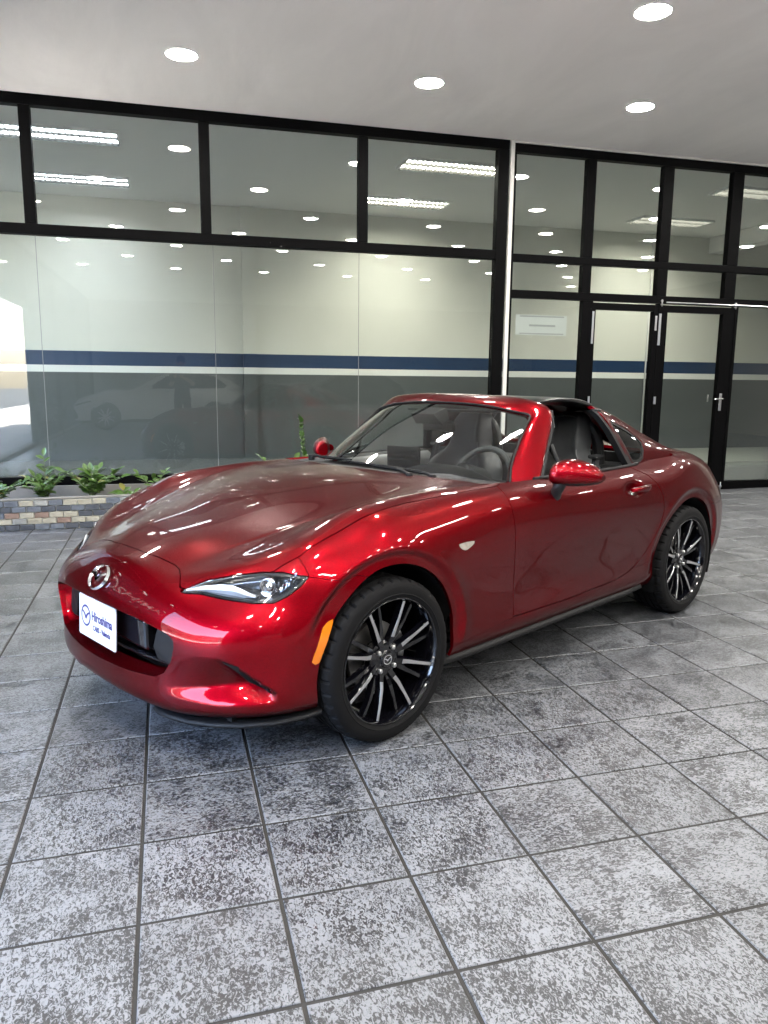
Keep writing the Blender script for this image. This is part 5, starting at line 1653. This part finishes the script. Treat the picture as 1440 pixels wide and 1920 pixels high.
for s, n in ((1, 'l'), (-1, 'r')):
    J.update({'sh' + n: ((-.17 * s, 0, 1.395), .062), 'el' + n: ((-.215 * s, .17, 1.165), .046), 'fa' + n: ((-.17 * s, .31, 1.235), .038), 'wr' + n: ((-.105 * s + -.05, .40, 1.30), .028), 'pa' + n: ((-.08 * s + -.06, .435, 1.32), .032),
              'hp' + n: ((-.085 * s, 0, .86), .095), 'kn' + n: ((-.10 * s, .02, .49), .062), 'an' + n: ((-.11 * s, -.01, .09), .044), 'to' + n: ((-.125 * s, .15, .035), .034)})
    B_ += [('collar', 'sh' + n), ('sh' + n, 'el' + n), ('el' + n, 'fa' + n), ('fa' + n, 'wr' + n), ('wr' + n, 'pa' + n), ('pelvis', 'hp' + n), ('hp' + n, 'kn' + n), ('kn' + n, 'an' + n), ('an' + n, 'to' + n)]
pm_ = skin_body('body', J, B_, 'pelvis')
PER = empty('person', (-.42, -2.98, 0)); tag(PER, 'person in a dark shirt and trousers holding up a phone, reflected in the glass', 'person')
pb = link(bpy.data.objects.new('body', pm_), PER)
M['skin'] = plain('skin', (.36, .21, .14), .5); M['shirt'] = plain('dark_shirt', (.02, .022, .026), .85, bump=.3, bscale=150); M['trousers'] = plain('black_trousers', (.012, .012, .013), .9, bump=.3, bscale=150); M['hair'] = plain('black_hair', (.008, .007, .006), .5, bump=.6, bscale=120); M['shoe'] = plain('dark_shoe', (.02, .018, .016), .5)
for k in ('skin', 'shirt', 'trousers', 'shoe'): pm_.materials.append(M[k])
for pl in pm_.polygons:
    c = pl.center; pl.use_smooth = True
    if c.z < .075: i = 3
    elif c.z < .95: i = 2
    elif (c.z > 1.465 and abs(c.x) < .1) or (c.y > .20 and c.z < 1.40): i = 0
    else: i = 1
    pl.material_index = i
# hair cap, ears, eyes, nose, mouth
m2 = MB(); m2.lathe([(0, .112), (.05, .105), (.083, .075), (.094, .03), (.092, -.01), (.086, -.03)], 24); o = m2.build('hair', M['hair'], PER); o.location = (0, .012, 1.635); o.scale = (.92, 1.06, 1); o.rotation_euler = (R(-14), 0, 0)
for s in (1, -1):
    m2 = MB(); m2.lathe([(0, .012), (.012, .009), (.018, 0), (.012, -.009), (0, -.012)], 12, 'x'); o = m2.build('ear', M['skin'], PER); o.location = (.078 * s, .03, 1.60); o.scale = (1, 1, 1.6)
    m2 = MB(); m2.lathe([(0, .006), (.009, .004), (.012, 0)], 12, 'y'); o = m2.build('eye', M['black_gloss'], PER); o.location = (.031 * s, .115, 1.622); o.scale = (1.2, 1, .6)
m2 = MB(); m2.tube([(0, .112, 1.628), (0, .126, 1.598), (0, .134, 1.582)], [.008, .011, .013], 8); m2.build('nose', M['skin'], PER)
m2 = MB(); m2.tube([(-.022, .104, 1.548), (0, .112, 1.549), (.022, .104, 1.548)], .005, 6); m2.build('mouth', plain('lips', (.30, .13, .10), .5), PER)
for s in (1, -1):
    m2 = MB(); bx_, by_, bz_ = -.08 * s - .06, .435, 1.32
    for k, (dx, L_) in enumerate(((-.024, .062), (-.008, .072), (.008, .068), (.024, .054))):
        p0 = Vector((bx_ + dx * .3 * s, by_ + .006, bz_ + .012 - dx)); dr = Vector((.75 * s, .25, .15))
        p1 = p0 + dr * L_ * .55; p2 = p1 + Vector((.45 * s, -.75, .1)) * L_ * .45
        m2.tube([p0 - dr * .01, p0, p1, p2], [.0085, .0085, .0078, .0065], 8)
    t0_ = Vector((bx_, by_ - .01, bz_ + .015)); m2.tube([t0_, t0_ + Vector((.018 * s, -.018, .02)), t0_ + Vector((.042 * s, -.012, .026))], [.011, .010, .008], 8)
    m2.build('fingers', M['skin'], PER)
ph = empty('phone', (-.58, -2.538, 1.334)); tag(ph, 'slim black phone held upright by the photographer', 'phone')
boxpart('case', ph, M['black_gloss'], -.038, .038, -.008, 0, -.10, .058, .003)
for dx, dz in ((0, 0), (0, -.03)):
    m2 = MB(); m2.lathe([(0, .0015), (.009, .0015), (.011, 0)], 16, 'y'); o = m2.build('camera_lens', M['car_glass_dark'], ph); o.location = (dx - .02, .0005, dz + .02)
# ------------------------------------------------------------------ street side, seen only in reflections
LF = empty('street_front', (-3.25, 0, 0)); tag(LF, 'black steel shop front open to the street, left of the photographer', 'shop front')
ys = (5.0, 3.9, .3, -3.2, -6.7, -10.2, -13.9)
for y in ys: boxpart('post', LF, M['frame'], -.05, .05, y - .05, y + .05, -.05, 3.79)
boxpart('beam', LF, M['frame'], -.045, .045, -14, 5.2, 2.62, 2.74); boxpart('kerb', LF, M['concrete'], -.12, .04, -14, 5.3, -.12, .06)
boxpart('fascia', LF, M['frame'], -.04, .04, -14, 5.2, 3.72, 3.98)
for a, b in zip(ys[1:], ys[:-1]): boxpart('upper_pane', LF, M['smoked'], -.004, .004, a + .05, b - .05, 2.74, 3.72)
M['dark_pane'] = glass_mat('dark_glass', (.13, .14, .145), 1.5, 1.0)
for a, b in zip(ys[4:], ys[3:-1]): boxpart('lower_pane', LF, M['smoked'], -.004, .004, a + .05, b - .05, .06, 2.62)  # smoked panes added in these bays to dim the daylight the window mirrors
boxpart('lettered_pane', LF, M['dark_pane'], -.004, .004, .35, 3.85, .06, 2.62)
def added_glow_letter_mat():
    m, n, l, p = nodes('added_glow_letters')
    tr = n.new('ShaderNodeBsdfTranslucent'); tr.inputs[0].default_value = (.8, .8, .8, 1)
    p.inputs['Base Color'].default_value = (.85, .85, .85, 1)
    p.inputs['Emission Color'].default_value = (1, 1, 1, 1); p.inputs['Emission Strength'].default_value = .06  # glow added so the lettering shows up mirrored in the car's nose
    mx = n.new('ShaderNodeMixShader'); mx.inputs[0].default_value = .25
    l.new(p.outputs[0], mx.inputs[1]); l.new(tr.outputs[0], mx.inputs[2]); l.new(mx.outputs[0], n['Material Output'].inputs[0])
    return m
M['added_glow_vinyl'] = added_glow_letter_mat()
text_mesh('lettering', 'HIROSHIMA', .46, M['added_glow_vinyl'], LF, (.007, 2.95, 1.62), (R(90), 0, R(-90)), bold=.004, width=2.45)
emblem('printed_badge', LF, M['added_glow_vinyl'], .26, .24, (.006, 3.36, 1.80), (0, 0, R(180)), .002, .16, True)

ext = MB(); ext.box(-90, -3.38, -90, 90, -.30, -.13); o = ext.build('street', M['asphalt']); tag(o, kind='structure')
ext = MB(); ext.box(-8.0, -3.372, -60, 40, -.129, -.06); o = ext.build('pavement', M['pavement']); tag(o, kind='structure')
bw = MB(); bw.box(-3.3, 13, -14.2, -14.0, -.1, 4.2); o = bw.build('rear_wall', plaster('grey_rear_wall', (.40, .40, .40))); tag(o, 'grey wall closing the forecourt behind the photographer', 'wall')
bw = MB(); bw.box(12.3, 12.5, -14, 5.3, -.1, 3.95); o = bw.build('side_wall', plaster('grey_side_wall', (.20, .20, .195))); tag(o, 'dark grey wall closing the forecourt on the right', 'wall')
# houses across the street
M['house_a'] = plaster('beige_render', (.26, .22, .17), .3, .08); M['house_b'] = plaster('white_render', (.34, .335, .32), .3, .08)
M['far_window'] = plain('far_window', (.03, .04, .05), .15)
for k, (y0, y1, hgt, mt, lab) in enumerate(((-34, -14, 7.0, 'house_b', 'white two-storey house across the street, reflected in the glass'), (-13.6, 4, 5.2, 'house_a', 'beige house straight across the street from the red car'), (4.4, 26, 6.4, 'house_b', 'white house across the street beyond the shop'))):
    hs = empty('street_house', (-24, (y0 + y1) / 2, -.13)); tag(hs, lab, 'house')
    hw = (y1 - y0) / 2
    boxpart('wall', hs, M[mt], -8, 0, -hw, hw, 0, hgt); boxpart('roof_edge', hs, M['concrete'], -8.2, .25, -hw - .1, hw + .1, hgt + .001, hgt + .35)
    n = int(hw * 2 / 3.2)
    for fl in range(2):
        if fl * 2.9 + 2.5 > hgt: continue
        for i in range(n):
            yc = -hw + (i + .5) * hw * 2 / n
            boxpart('window', hs, M['far_window'], -.05, .03, yc - .75, yc + .75, fl * 2.9 + .95, fl * 2.9 + 2.35)
